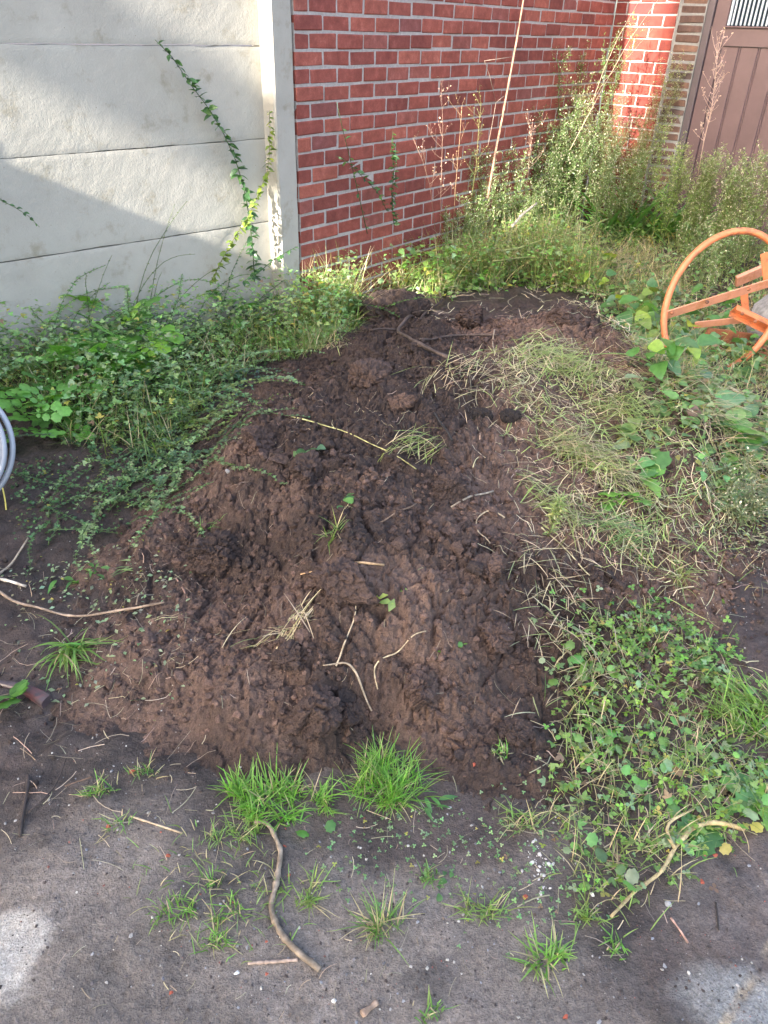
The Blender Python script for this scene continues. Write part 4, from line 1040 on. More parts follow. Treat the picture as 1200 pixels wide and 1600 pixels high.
rosette('seedling', 'dark green leaf rosette lowest on the left flank of the heap', 120, 910, 7, 0.05, LM_LONG, (0.1, 0.4), cat='seedling')
rosette('seedling', 'pale wilted leaf sprig lying on the left flank of the heap', 210, 890, 7, 0.06, leaf_mesh('leaf', LEAF_NARROW, (0.2, 0.27, 0.12)), (0.1, 0.5), -2.4, 0.9, 'seedling')
rosette('seedling', 'small bright leaf sprig in the middle of the heap', 590, 940, 6, 0.045, leaf_mesh('leaf', LEAF_SMALL, (0.28, 0.38, 0.12)), (0.2, 0.8), 0.3, 1.2, 'seedling')
rosette('seedling', 'small green sprig on the upper heap with two pale leaves', 485, 712, 7, 0.045, [LM_OVATE, LM_OVATEB], (0.1, 0.8), -0.5, 2.0, 'seedling', up=0.02)
rosette('seedling', 'tiny green sprig with round leaves below the upper heap sprig', 545, 785, 6, 0.028, LM_OVATE, (0.2, 0.9), cat='seedling', up=0.01)
rosette('seedling', 'small oval leaf plant at the right of the thickest grass clump', 672, 1248, 5, 0.045, LM_LONG, (0.1, 0.5), -0.8, 1.2, 'seedling')
rosette('seedling', 'four leaved seedling on bare mud above the clover grass tuft', 710, 1380, 4, 0.018, LM_OVATE, (0.3, 0.6), cat='seedling')
rosette('seedling', 'tiny clover sprig on the crumbly right front of the heap', 715, 1022, 4, 0.018, LM_LOBED, (0.3, 0.7), cat='seedling')
rosette('lone_leaf', 'single round pale green leaf lying on bare soil at right', 1128, 938, 1, 0.062, LM_OVATEY, (0.15, 0.2), 2.8, 0.2, 'leaf')
rosette('lone_leaf', 'single whitish torn leaf lying beside the clover patch', 1068, 1098, 1, 0.05, leaf_mesh('leaf', LEAF_TOOTH, (0.40, 0.47, 0.32)), (0.15, 0.2), 0.2, 0.2, 'leaf')

# ---------- bindweed-like heap of broad leaves in front of the mixer
def leafy_pile(name, label, base_px, pts_px, n, L, meshes, cat='plant', h=0.14, sx=0.10):
    b = P(*base_px); t = thing(name, label, cat, b); ms = MB()
    pw = np.array([P(*p) for p in pts_px])
    for k in range(n):
        p = pw[random.randrange(len(pw))] + np.array([random.gauss(0, sx), random.gauss(0, sx), 0])
        p[2] = float(H(p[0], p[1])) + 0.02 + h * random.random()
        put_leaf(random.choice(meshes), t, p - b, random.uniform(-3.14, 3.14) if random.random() < .4 else random.gauss(-1.57, .9), random.uniform(-0.6, 0.6), random.gauss(0, .45), L * random.uniform(0.6, 1.25))
    for k in range(12):
        a = pw[random.randrange(len(pw))].copy(); a[:2] += np.random.default_rng(k).normal(0, sx, 2); a[2] = float(H(a[0], a[1])) + 0.01
        tube(ms, stem_path(a, random.uniform(-3, 3), 0.7, random.uniform(.18, .4), 1.2, 12), np.linspace(.003, .0015, 12), (0.16, 0.24, 0.08), 4)
    ms.build('stems', M_LEAF, t, b)
    return t
leafy_pile('broad_leaf_weed', 'mound of broad pointed leaves piled in front of the orange wheel', (1040, 560), ((975, 500), (1000, 530), (1030, 520), (1060, 560), (1090, 590), (1040, 590), (1010, 480)), 95, 0.088, [LM_OVATE, LM_OVATE, LM_OVATEB, LM_OVATEY], h=0.16, sx=0.075)
leafy_pile('broad_leaf_weed', 'broad leaved weeds crowding the mixer below the wheel bar', (1120, 540), ((1100, 520), (1140, 560), (1165, 590), (1110, 490), (1150, 470)), 60, 0.062, [LM_OVATE, LM_OVATEB, LM_TOOTH], h=0.14, sx=0.07)
leafy_pile('broad_leaf_weed', 'scattered broad leaves along the back edge of the heap', (760, 440), ((690, 430), (740, 440), (800, 425), (880, 430), (930, 450)), 40, 0.065, [LM_OVATE, LM_OVATEB, LM_OVATEY], h=0.12, sx=0.10)
leafy_pile('broad_leaf_weed', 'leafy weeds at the foot of the brick wall, left of the grey green bushes', (560, 400), ((500, 430), (540, 420), (590, 400), (640, 400)), 60, 0.06, [LM_OVATE, LM_LOBED, LM_OVATEY], h=0.22, sx=0.10)

# ---------- strap leaved clump by the pier
b = P(1015, 372); t = thing('strap_leaf_plant', 'clump of long arching strap leaves in front of the brown pier', 'plant', b)
for k in range(120):
    put_leaf(LM_STRAP, t, (random.gauss(0, 0.17), random.gauss(0, 0.10), 0.0), random.uniform(-3.14, 3.14), random.uniform(0.5, 1.25), random.gauss(0, .3), random.uniform(0.34, 0.62))
for k in range(8):
    put_leaf(leaf_mesh('leaf', leaf_shape(lambda t: 0.022 * (1 - t ** 3) + 0.0006, 0.5, 0.55, 9), (0.45, 0.34, 0.08)), t, (random.gauss(0, 0.15), random.gauss(0, 0.08), 0.0), random.uniform(-3.14, 3.14), random.uniform(0.5, 1.2), 0, random.uniform(0.25, 0.4))

# ---------- tall feathery weeds along the walls
def feathery(label, base, h, nst, spread, col=OLIVE, seed_col=(0.50, 0.48, 0.33), dens=1.0, bushy=0.5, name='feathery_weed', lean=0.12):
    base = np.array(base, float); base[2] = float(H(base[0], base[1]))
    t = thing(name, label, 'weed', base); ms = MB(); ml = MB(); md = MB()
    for k in range(nst):
        b = base + np.array([random.gauss(0, spread), random.gauss(0, spread), 0]); b[2] = float(H(b[0], b[1]))
        hh = h * random.uniform(0.6, 1.0) if k else h
        pa = stem_path(b, random.uniform(-3.1, 3.1), 1.57 - abs(random.gauss(0, lean)), hh, 0.25, 12, 0.2, False)
        tube(ms, pa, np.linspace(0.0032, 0.001, 12), (0.14, 0.16, 0.07), 4)
        pts, yw, s = resample(pa, 0.012 / dens)
        m = len(pts)
        for j in range(2):                                     # narrow stem leaves
            inst(ml, *LEAF_NARROW, pts, rng.uniform(0, 6.3, m), rng.uniform(0.1, 1.1, m), rng.normal(0, .5, m), 0.05 * rng.uniform(0.5, 1.2, m) * (1 - 0.55 * s), jitcol(col, m, 0.3, 0.12))
        top = s > (1 - bushy); q = pts[top]                     # side sprays in the upper part
        for c in q[::1 if bushy > 0.55 and nst < 12 else 2]:
            L = hh * 0.16 * random.uniform(0.5, 1.2)
            sp = stem_path(c, random.uniform(-3.1, 3.1), random.uniform(0.5, 1.1), L, -0.3, 5, 0.15, False)
            tube(ms, sp, np.linspace(0.0012, 0.0005, 5), (0.18, 0.19, 0.09), 3, cap=False)
            w = sp[np.r_[1:5]].repeat(3, 0) + rng.normal(0, 0.008, (12, 3))
            inst(ml, *LEAF_NARROW, w, rng.uniform(0, 6.3, 12), rng.uniform(-0.1, 1.2, 12), rng.normal(0, .5, 12), rng.uniform(0.016, 0.036, 12), jitcol(col, 12, 0.3, 0.15))
            w = sp[np.r_[2:5]].repeat(2, 0) + rng.normal(0, 0.009, (6, 3))
            inst(md, *LEAF_SMALL, w, rng.uniform(0, 6.3, 6), rng.uniform(0.3, 1.4, 6), rng.normal(0, .5, 6), rng.uniform(0.006, 0.013, 6), jitcol(seed_col, 6, 0.3, 0.1))
    ms.build('stems', M_LEAF, t, base); ml.build('foliage', M_LEAF, t, base); md.build('seed_heads', M_STRAW, t, base)
    return t
def wall_pt(px, top_py, tpos, off):
    """a spot at the foot of the brick wall and the height that reaches a given picture row"""
    b = A0 + D_ * tpos + N_ * off
    v = ray(px, top_py); tt = b[1] / v[1]; z = (CAM + v * tt)[2]
    b = np.array([(CAM + v * tt)[0], b[1], 0.0]); return b, z - float(H(b[0], b[1]))
FE = [('grey green feathery weed in front of the brick wall, left of the dry pole', 720, 300, 1.75, 0.30, 5, 0.09, OLIVE, 0.6),
      ('grey green bushy weed at the lower end of the dry pole', 785, 238, 2.05, 0.30, 8, 0.10, (0.19, 0.23, 0.11), 0.7),
      ('low grey green feathery weed right of the dry pole', 830, 290, 2.35, 0.35, 7, 0.10, OLIVE, 0.7),
      ('tall dense feathery weed left of the wall corner', 890, 165, 2.75, 0.30, 10, 0.12, (0.14, 0.18, 0.08), 0.75),
      ('tallest feathery weed, its head reaching the top of the wall corner', 920, 38, 2.9, 0.32, 3, 0.05, (0.13, 0.20, 0.07), 0.35),
      ('dense feathery weed at the wall corner', 945, 170, 3.0, 0.40, 10, 0.12, (0.15, 0.18, 0.085), 0.75),
      ('brownish feathery weed in front of the sunlit red bricks', 1000, 105, 3.25, 0.62, 5, 0.06, (0.22, 0.20, 0.11), 0.6),
      ('bushy feathery weed below the sunlit red bricks', 985, 215, 3.05, 0.65, 9, 0.12, (0.15, 0.19, 0.08), 0.75),
      ('yellow green feathery weed in front of the brown pier', 1068, 200, 2.95, 1.10, 3, 0.05, (0.22, 0.26, 0.09), 0.7),
      ('feathery weed at the foot of the door left side', 1115, 235, 2.95, 1.30, 5, 0.07, OLIVE, 0.7),
      ('small feathery weed before the door, right of the dead seed stalk', 1150, 262, 2.8, 1.45, 4, 0.06, OLIVE, 0.7),
      ('feathery weed at the right edge in front of the door', 1195, 235, 2.7, 1.70, 6, 0.08, OLIVE, 0.7),
      ('low feathery weed behind the orange wheel', 1165, 330, 2.2, 1.75, 9, 0.14, (0.17, 0.21, 0.10), 0.8),
      ('low feathery weed below the grey green bushy weeds', 850, 350, 2.1, 0.75, 8, 0.14, (0.19, 0.23, 0.09), 0.75)]
for lab, px, tp, tpos, off, nst, sp, col, bushy in FE:
    b, h = wall_pt(px, tp, tpos, off); feathery(lab, b, max(0.15, h), int(nst * 1.9), sp * 1.25, tuple(np.array(col) * np.array([1.25, 1.45, 1.2])), bushy=bushy)
feathery('wilted feathery weed lying at the right edge of the straw', P(1150, 800), 0.16, 14, 0.07, (0.20, 0.24, 0.13), bushy=0.9, lean=0.6)
feathery('small pale feathery sprig growing on the heap right flank', P(858, 850), 0.12, 1, 0.01, (0.30, 0.36, 0.14), (0.4, 0.42, 0.2), 2.0, 0.6)

# dead reddish stalks in front of the brick wall
def dead_stalk(label, pts, branches, col, r0=0.002, name='dead_stalk', heads=True, cat='dry stalk'):
    pts = np.array(pts); base = pts[-1].copy(); t = thing(name, label, cat, base); mb = MB(); mh = MB()
    tube(mb, pts, np.linspace(r0 * .4, r0, len(pts)), col, 5)
    p, yw, s = resample(pts, 0.03)
    ends = []
    for k in range(branches):
        i = random.randrange(0, max(1, int(len(p) * 0.75)))
        sp = stem_path(p[i], random.uniform(-3.1, 3.1), random.uniform(0.4, 1.2), random.uniform(0.05, 0.16), -0.3, 7, 0.3, False)
        tube(mb, sp, np.linspace(r0 * .5, r0 * .25, 7), col, 4, cap=False); ends.append(sp[-1]); ends.append(sp[4])
        for q in range(2):
            s2 = stem_path(sp[random.randrange(2, 6)], random.uniform(-3.1, 3.1), random.uniform(0.2, 1.2), random.uniform(0.02, 0.05), -0.3, 4, 0.3, False)
            tube(mb, s2, np.linspace(r0 * .3, r0 * .2, 4), col, 3, cap=False); ends.append(s2[-1])
    mb.build('stalks', M_STRAW, t, base)
    if heads and ends:
        e = np.array(ends); m = len(e)
        inst(mh, *LEAF_SMALL, e, rng.uniform(0, 6.3, m), rng.uniform(-1, 1, m), rng.normal(0, 1, m), rng.uniform(0.008, 0.016, m), jitcol(np.array(col) * 1.2, m, 0.2))
        mh.build('seed_heads', M_STRAW, t, base)
    return t
dead_stalk('dead pinkish branched stalk before the brick wall, tallest of its group', [on_brick(*p, 0.15) for p in ((690, 145), (692, 200), (690, 260), (688, 330), (690, 370))], 14, (0.34, 0.22, 0.16), 0.0015)
dead_stalk('dead pinkish stalk with long side twigs left of the tallest one', [on_brick(*p, 0.18) for p in ((645, 215), (660, 250), (672, 290), (680, 360))], 8, (0.34, 0.23, 0.17), 0.0015)
dead_stalk('dead thin stalk right of the tallest pinkish one', [on_brick(*p, 0.18) for p in ((722, 165), (718, 220), (712, 290), (708, 360))], 10, (0.34, 0.22, 0.12))
dead_stalk('greenish dying stalk left of the dry pole', [on_brick(*p, 0.14) for p in ((752, 160), (748, 200), (744, 260), (735, 320))], 14, (0.20, 0.20, 0.07))
dead_stalk('dead twiggy stalk between the dry pole and the tall feathery weed', [on_brick(*p, 0.2) for p in ((832, 190), (830, 220), (826, 260), (822, 300))], 14, (0.38, 0.25, 0.18))
b = wall_pt(1100, 110, 2.95, 1.25)[0]
dead_stalk('dead pale stalk with seed heads standing before the brown door', [Q(x, y, b[1]) for x, y in ((1122, 78), (1118, 120), (1112, 170), (1100, 220), (1090, 275))], 34, (0.50, 0.36, 0.30), 0.0035)
dead_stalk('reddish dead twigs in the weeds in front of the sunlit red bricks', [on_ret(*p, 0.25) for p in ((975, 130), (972, 170), (968, 230), (968, 290))], 16, (0.38, 0.27, 0.20), 0.0015)
for lab, pp, r in (('long dry straw stem leaning across the wall corner, longest of three', ((1035, -10), (985, 60), (935, 150), (890, 235)), 0.0032),
                   ('dry straw stem leaning across the red bricks, left of the longest', ((1008, -15), (965, 60), (945, 105), (925, 160)), 0.0026),
                   ('thin dry straw stem rising right across the sunlit red bricks', ((1020, 45), (985, 85), (945, 125), (925, 160)), 0.0022)):
    dead_stalk(lab, [on_brick(*p, 0.40) for p in pp], 0, (0.58, 0.46, 0.30), r, 'dry_grass_stalk', False)

# ---------- low plant cover that nobody could count
def blades_area(name, label, poly, n, L, W, col, lean=(0.1, 0.9), bend=(0.2, 1.4), dead=0.15, clump=0.6, seed=3, world=False):
    p = area_pts(poly, n, clump, seed, 0.25, world); m = len(p); c = jitcol(col, m, 0.3, 0.15); dd = rng.random(m) < dead; c[dd] = jitcol(STRAW, dd.sum(), 0.3, 0.1)
    mb = MB(); blades(mb, p, rng.uniform(0, 6.3, m), L * rng.uniform(0.35, 1.1, m), W * rng.uniform(0.7, 1.3, m), rng.uniform(*lean, m), rng.uniform(*bend, m), c, 4)
    return tag(mb.build(name, M_LEAF, None, p[0]), label, 'grass', None, 'stuff')
def leafcols(col, m):
    c = jitcol(col, m, 0.4, 0.2); u = rng.random(m)
    k = u < 0.05; c[k] = jitcol((0.38, 0.34, 0.08), k.sum(), 0.25); k = (u > 0.05) & (u < 0.09); c[k] = jitcol((0.22, 0.15, 0.09), k.sum(), 0.3)
    k = u > 0.88; c[k] = jitcol((0.26, 0.36, 0.19), k.sum(), 0.2)
    return c
def leaves_area(name, label, poly, n, size, col, tmpl, h=0.04, clump=0.7, seed=5, pit=(-0.3, 0.6), world=False, cat='ground cover', sv=(0.5, 1.2)):
    p = area_pts(poly, n, clump, seed, 0.22, world); m = len(p); p[:, 2] += 0.003 + h * rng.random(m) ** 1.7
    mb = MB(); inst(mb, *tmpl, p, rng.uniform(0, 6.3, m), rng.uniform(*pit, m), rng.normal(0, .35, m), size * rng.uniform(*sv, m), leafcols(col, m))
    return tag(mb.build(name, M_LEAF, None, p[0]), label, cat, None, 'stuff')
def wl(t, off): p = A0 + D_ * t + N_ * off; return (p[0], p[1])
def fl(t, off): p = F0 + DC * t + NC * off; return (p[0], p[1])
BACK = [wl(-0.02, 0.04), wl(3.42, 0.04), tuple((C0 + N_ * 2.2 - D_ * 0.05)[:2]), (2.9, 4.6), tuple(P(1200, 620)[:2]), tuple(P(1050, 600)[:2]), tuple(P(960, 480)[:2]), tuple(P(880, 450)[:2]), tuple(P(780, 440)[:2]), tuple(P(690, 470)[:2]), tuple(P(560, 450)[:2]), tuple(P(480, 470)[:2])]
LEFT = [fl(-2.0, 0.04), fl(0.0, 0.06), tuple(P(480, 470)[:2]), tuple(P(560, 470)[:2]), tuple(P(530, 540)[:2]), tuple(P(420, 570)[:2]), tuple(P(330, 620)[:2]), tuple(P(240, 720)[:2]), tuple(P(130, 700)[:2]), tuple(P(0, 620)[:2]), (-1.75, 2.9)]
blades_area('meadow_grass', 'tangle of grass along the foot of the brick wall', BACK, 4800, 0.18, 0.0042, (0.22, 0.28, 0.10), dead=0.45, clump=0.7, world=True)
leaves_area('leafy_ground_cover', 'low leafy weeds along the foot of the brick wall', BACK, 3600, 0.034, (0.17, 0.26, 0.09), LEAF_MID, 0.14, 0.8, 7, world=True)
blades_area('meadow_grass', 'grass growing through the left weed bank', LEFT, 2300, 0.22, 0.0038, (0.16, 0.25, 0.06), dead=0.25, clump=0.8, seed=9, world=True)
leaves_area('leafy_ground_cover', 'small leaves filling the left weed bank', LEFT, 5000, 0.038, (0.21, 0.33, 0.12), TRIO, 0.30, 0.7, 11, world=True)
MIDB = [wl(0.03, 0.06), wl(2.6, 0.06), tuple(P(940, 460)[:2]), tuple(P(800, 450)[:2]), tuple(P(700, 470)[:2]), tuple(P(650, 455)[:2]), tuple(P(565, 465)[:2]), tuple(P(540, 510)[:2]), tuple(P(450, 520)[:2])]
leaves_area('leafy_ground_cover', 'knee high leafy weeds behind the heap against the bricks', MIDB, 2200, 0.044, (0.20, 0.34, 0.085), LEAF_MID, 0.26, 0.6, 27, world=True)
leaves_area('leafy_ground_cover', 'fine leaflets among the weeds behind the heap', MIDB, 3400, 0.034, (0.21, 0.31, 0.11), TRIO, 0.30, 0.6, 28, world=True)
blades_area('meadow_grass', 'tall thin grass behind the heap against the bricks', MIDB, 3200, 0.40, 0.0030, (0.25, 0.32, 0.10), (0.0, 0.6), (0.2, 1.3), 0.4, 0.6, 29, world=True)
RSLO = [tuple(P(900, 450)[:2]), tuple(P(1000, 430)[:2]), tuple(P(1200, 520)[:2]), tuple(P(1200, 800)[:2]), tuple(P(1090, 780)[:2]), tuple(P(1040, 660)[:2]), tuple(P(980, 540)[:2])]
blades_area('dry_grass', 'pale flattened grass over the slope between heap and mixer', RSLO, 2400, 0.17, 0.0030, (0.26, 0.30, 0.11), (0.7, 1.5), (0.1, 0.9), 0.55, 0.7, 30, world=True)
leaves_area('leafy_ground_cover', 'broad leaves lying among the straw right of the heap', [(900, 620), (1000, 600), (1200, 640), (1200, 780), (1020, 760)], 160, 0.062, (0.15, 0.27, 0.09), LEAF_OVATE, 0.05, 1.0, 39)
leaves_area('leafy_ground_cover', 'mixed small leaves over the slope between heap and mixer', RSLO, 1700, 0.036, (0.14, 0.25, 0.09), LEAF_MID, 0.07, 0.9, 33, world=True)
CLOV = [(870, 990), (1000, 960), (1120, 1000), (1200, 1130), (1200, 1270), (1120, 1320), (1040, 1380), (950, 1430), (890, 1380), (860, 1250), (880, 1130)]
leaves_area('clover_cover', 'mat of clover and small weeds at the right front', CLOV, 760, 0.022, (0.21, 0.35, 0.065), TRIFOIL, 0.035, 1.7, 13, sv=(0.4, 1.3))
leaves_area('weed_cover', 'narrow leaved sprouts among the clover at the right front', CLOV, 500, 0.030, (0.18, 0.29, 0.09), TRIO, 0.04, 1.3, 25)
leaves_area('weed_cover', 'larger round leaves among the clover at the right front', CLOV, 130, 0.032, (0.16, 0.30, 0.08), LOBED, 0.045, 1.5, 14)
blades_area('thin_grass', 'thin grass and straw growing through the clover mat', CLOV, 1100, 0.085, 0.0022, (0.20, 0.28, 0.08), dead=0.45, clump=0.9, seed=15)
leaves_area('clover_cover', 'thin scatter of clover up the lower right slope', [(880, 960), (1000, 930), (1130, 990), (1150, 1060), (1000, 1050)], 260, 0.026, (0.13, 0.25, 0.06), TRIFOIL, 0.03, 1.1, 16)
leaves_area('creeping_weeds', 'small creeping leaves on the bare soil beside the grey pipe', [(20, 740), (110, 715), (200, 740), (210, 790), (120, 830), (30, 840)], 420, 0.020, (0.10, 0.20, 0.075), TRIO, 0.03, 1.0, 17)
leaves_area('seedlings', 'tiny seedlings dotting the mud in front', [(480, 1290), (700, 1260), (900, 1230), (930, 1420), (800, 1460), (640, 1400), (500, 1390)], 420, 0.011, (0.17, 0.29, 0.12), TRIFOIL, 0.006, 1.0, 18)
leaves_area('seedlings', 'tiny pale leaves dropped on the left flank of the heap', [(30, 850), (250, 830), (300, 1010), (270, 1110), (60, 1080), (20, 950)], 330, 0.016, (0.30, 0.36, 0.22), LEAF_SMALL, 0.006, 0.8, 19, (-0.2, 0.3))
blades_area('thin_grass', 'thin young grass on the mud left of the bent stick', [(230, 1340), (330, 1290), (420, 1340), (470, 1420), (400, 1480), (260, 1450)], 170, 0.045, 0.0022, (0.17, 0.27, 0.08), dead=0.3, clump=1.0, seed=20)
blades_area('thin_grass', 'sparse grass over the right slope between the straw swathes', [(880, 780), (1200, 760), (1200, 920), (1000, 900)], 420, 0.085, 0.0028, (0.18, 0.26, 0.08), dead=0.45, clump=1.0, seed=22)
leaves_area('leafy_ground_cover', 'low leaves over the right slope below the mixer', [(960, 480), (1200, 580), (1200, 800), (1080, 780), (1000, 640)], 700, 0.030, (0.15, 0.26, 0.09), LEAF_MID, 0.06, 1.0, 23)
leaves_area('wilted_cover', 'grey green wilted leaflets at the right edge', [(1060, 740), (1200, 720), (1200, 850), (1090, 840)], 900, 0.016, (0.19, 0.24, 0.13), TRIO, 0.05, 0.8, 24)

# ================================================================== THINGS ON AND ROUND THE HEAP
def gpath(pts, lift=0.006, n=24, smooth=True, r=0.0):
    """a line lying on the ground through places of the photograph"""
    w = np.array([P(*p) for p in pts])
    d = np.r_[0, np.cumsum(np.linalg.norm(np.diff(w[:, :2], axis=0), axis=1))]
    s = np.linspace(0, d[-1], n)
    x = np.interp(s, d, w[:, 0]); y = np.interp(s, d, w[:, 1])
    if smooth:
        for _ in range(2):
            x[1:-1] = (x[:-2] + 2 * x[1:-1] + x[2:]) / 4; y[1:-1] = (y[:-2] + 2 * y[1:-1] + y[2:]) / 4
    z = H(x, y)
    for _ in range(4):
        zs = z.copy(); zs[1:-1] = (z[:-2] + z[1:-1] + z[2:]) / 3; z = np.maximum(zs, z - 0.004)
    return np.stack([x, y, z + lift + r], 1)
def stick(label, pts, r0, r1, col, name='stick', knots=0, lift=0.0, n=26, twigs=(), cat='stick', jit=0.25, sides=7):
    pa = gpath(pts, lift, n, True, max(r0, r1) * 0.7); mb = MB()
    rr = np.linspace(r0, r1, n) * (1 + 0.10 * rng.normal(size=n))
    for k in range(knots):
        i = rng.integers(1, n - 1); rr[i] *= 1.35
    cols = np.array(col)[None] * (0.75 + 0.5 * rng.random((n, 1)))
    if twigs:
        t = thing(name, label, cat, pa[0]); tube(mb, pa, rr, cols, sides, True, jit); mb.build('shaft', M_BARK, t, pa[0])
        for tw in twigs:
            m2 = MB(); q = gpath(tw, lift + 0.003, 8, True, r1); tube(m2, q, np.linspace(r1 * .8, r1 * .4, 8), np.array(col), 5); m2.build('twig', M_BARK, t, pa[0])
        return t
    tube(mb, pa, rr, cols, sides, True, jit)
    return tag(mb.build(name, M_BARK, None, pa[0]), label, cat)
stick('long bent grey brown stick lying on the mud at the foot of the heap', [(398, 1288), (415, 1287), (425, 1300), (440, 1335), (433, 1380), (422, 1425), (440, 1465), (465, 1492), (500, 1520)], 0.0045, 0.0068, (0.27, 0.21, 0.15), 'bent_stick', 5, 0.004, 40)
stick('short pale twig touching the lower end of the bent stick', [(388, 1507), (465, 1502)], 0.0034, 0.003, (0.42, 0.31, 0.24), 'twig', 2)
stick('short thick broken twig at the bottom edge', [(565, 1588), (590, 1568)], 0.006, 0.0055, (0.40, 0.28, 0.20), 'twig', 1, n=8)
stick('thin pinkish twig lying on the mud below the pale curved root', [(1048, 1435), (1075, 1474)], 0.0022, 0.002, (0.36, 0.22, 0.17), 'twig', n=8)
stick('thin dark twig on the mud right of the pinkish twig', [(1118, 1412), (1122, 1455)], 0.0016, 0.0018, (0.05, 0.04, 0.035), 'twig', n=8)
stick('pale curved root arching along the edge of the clover patch', [(952, 1440), (990, 1400), (1030, 1372), (1050, 1335), (1080, 1300), (1110, 1292), (1160, 1303)], 0.0032, 0.0055, (0.55, 0.43, 0.22), 'curved_root', 1, 0.014, 34, ((( 1050, 1335), (1030, 1300), (1080, 1275)),))
stick('slender brown branch lying across the left flank', [(-20, 915), (20, 945), (80, 962), (140, 968), (200, 960), (258, 948)], 0.0042, 0.003, (0.34, 0.25, 0.18), 'slender_branch', 3, 0.012, 30, (((215, 955), (220, 935)),))
stick('pale curved twig at the left edge above the slender branch', [(-5, 905), (25, 880), (45, 845)], 0.004, 0.003, (0.50, 0.40, 0.29), 'twig', 1, 0.006, 12)
stick('whitish straight stick end at the left edge', [(-15, 906), (42, 920)], 0.0045, 0.004, (0.60, 0.52, 0.42), 'twig', 1, 0.006, 10)
stick('dark broken twig standing up on the lower left mud', [(33, 1310), (40, 1260), (46, 1215)], 0.0045, 0.003, (0.055, 0.04, 0.034), 'dark_twig', 2, 0.003, 14, (((46, 1275), (85, 1240), (105, 1190)),))
stick('thin brown twig on the mud beside the small left grass tuft', [(102, 1230), (145, 1215)], 0.002, 0.002, (0.20, 0.13, 0.09), 'twig', n=8)
stick('pale straw stick on the mud below the left toe of the heap', [(205, 1277), (285, 1303)], 0.0022, 0.0026, (0.55, 0.42, 0.27), 'straw_stick', n=10)
stick('small reddish twig stuck in the left flank of the heap', [(275, 905), (293, 935)], 0.0024, 0.0022, (0.38, 0.23, 0.17), 'twig', n=8)
stick('pale peeled stick lying flat in the middle of the heap', [(470, 905), (520, 892), (580, 890), (600, 892)], 0.002, 0.0032, (0.58, 0.38, 0.20), 'peeled_stick', 1, 0.012, 14)
stick('pale bent root curling down over the cracked clod', [(505, 1046), (540, 1040), (556, 1052), (568, 1090), (586, 1125)], 0.0022, 0.0026, (0.46, 0.36, 0.25), 'bent_root', 1, 0.008, 18)
stick('thin pale root running down from the small bright leaf sprig', [(557, 930), (555, 970), (540, 1000), (525, 1045)], 0.0016, 0.0022, (0.50, 0.40, 0.27), 'thin_root', 0, 0.006, 16)
stick('pale kinked straw on the front right of the heap', [(665, 992), (640, 1000), (582, 1043), (590, 1082)], 0.0016, 0.0018, (0.58, 0.47, 0.30), 'kinked_straw', 0, 0.006, 20)
stick('pale straight stick sunk in the soil of the upper middle heap', [(705, 795), (770, 770)], 0.003, 0.0032, (0.42, 0.34, 0.25), 'stick', 1, 0.004, 10)
stick('brown straight stick left of the pale sunk stick', [(592, 822), (650, 790)], 0.0022, 0.0024, (0.27, 0.18, 0.12), 'stick', 0, 0.004, 10)
stick('curled root loop on the right of the heap', [(765, 855), (745, 835), (742, 815), (765, 802), (788, 815)], 0.0018, 0.0022, (0.44, 0.35, 0.23), 'root_loop', 0, 0.012, 18)
stick('black charred stick standing at an angle on the upper heap', [(678, 655), (705, 700)], 0.004, 0.0032, (0.02, 0.017, 0.016), 'charred_stick', 1, 0.02, 10)
stick('green sprig stem lying across the upper heap', [(455, 655), (500, 670), (560, 690), (650, 740)], 0.0022, 0.0016, (0.40, 0.38, 0.16), 'sprig_stem', 0, 0.008, 18)
stick('long pale cane lying through the straw at the right edge', [(1085, 582), (1130, 605), (1215, 655)], 0.006, 0.005, (0.50, 0.42, 0.28), 'cane', 2, 0.02, 16)
stick('thin pale straw standing upright below the cut grass', [(885, 790), (895, 830), (908, 875)], 0.0018, 0.002, (0.52, 0.42, 0.30), 'straw_stick', 0, 0.01, 10)
stick('pale straw pair on the upper heap beside the root', [(772, 520), (768, 545), (775, 570)], 0.003, 0.002, (0.46, 0.36, 0.26), 'straw_stick', 0, 0.01, 10)
stick('dark twisted root in front of the root ball', [(690, 478), (660, 500), (630, 520), (615, 530), (650, 550), (700, 572)], 0.006, 0.008, (0.085, 0.06, 0.048), 'dark_root', 4, 0.025, 26, (((620, 528), (580, 530)), ((690, 478), (682, 455))), jit=0.5)
stick('dark root lying right of the twisted root', [(655, 535), (720, 530), (780, 528)], 0.006, 0.004, (0.10, 0.07, 0.055), 'dark_root', 2, 0.01, 14, jit=0.4)
stick('thick dark root half buried below the cut grass', [(950, 815), (985, 825), (1030, 850)], 0.007, 0.005, (0.11, 0.085, 0.07), 'dark_root', 2, 0.004, 12)
stick('long limp stem trailing over the right slope', [(930, 700), (985, 690), (1010, 655), (1045, 665)], 0.0028, 0.0022, (0.30, 0.32, 0.10), 'limp_stem', 0, 0.015, 18)
stick('wilted stem across the lower right slope', [(845, 830), (870, 850), (920, 905)], 0.002, 0.0018, (0.42, 0.38, 0.22), 'limp_stem', 0, 0.012, 14)
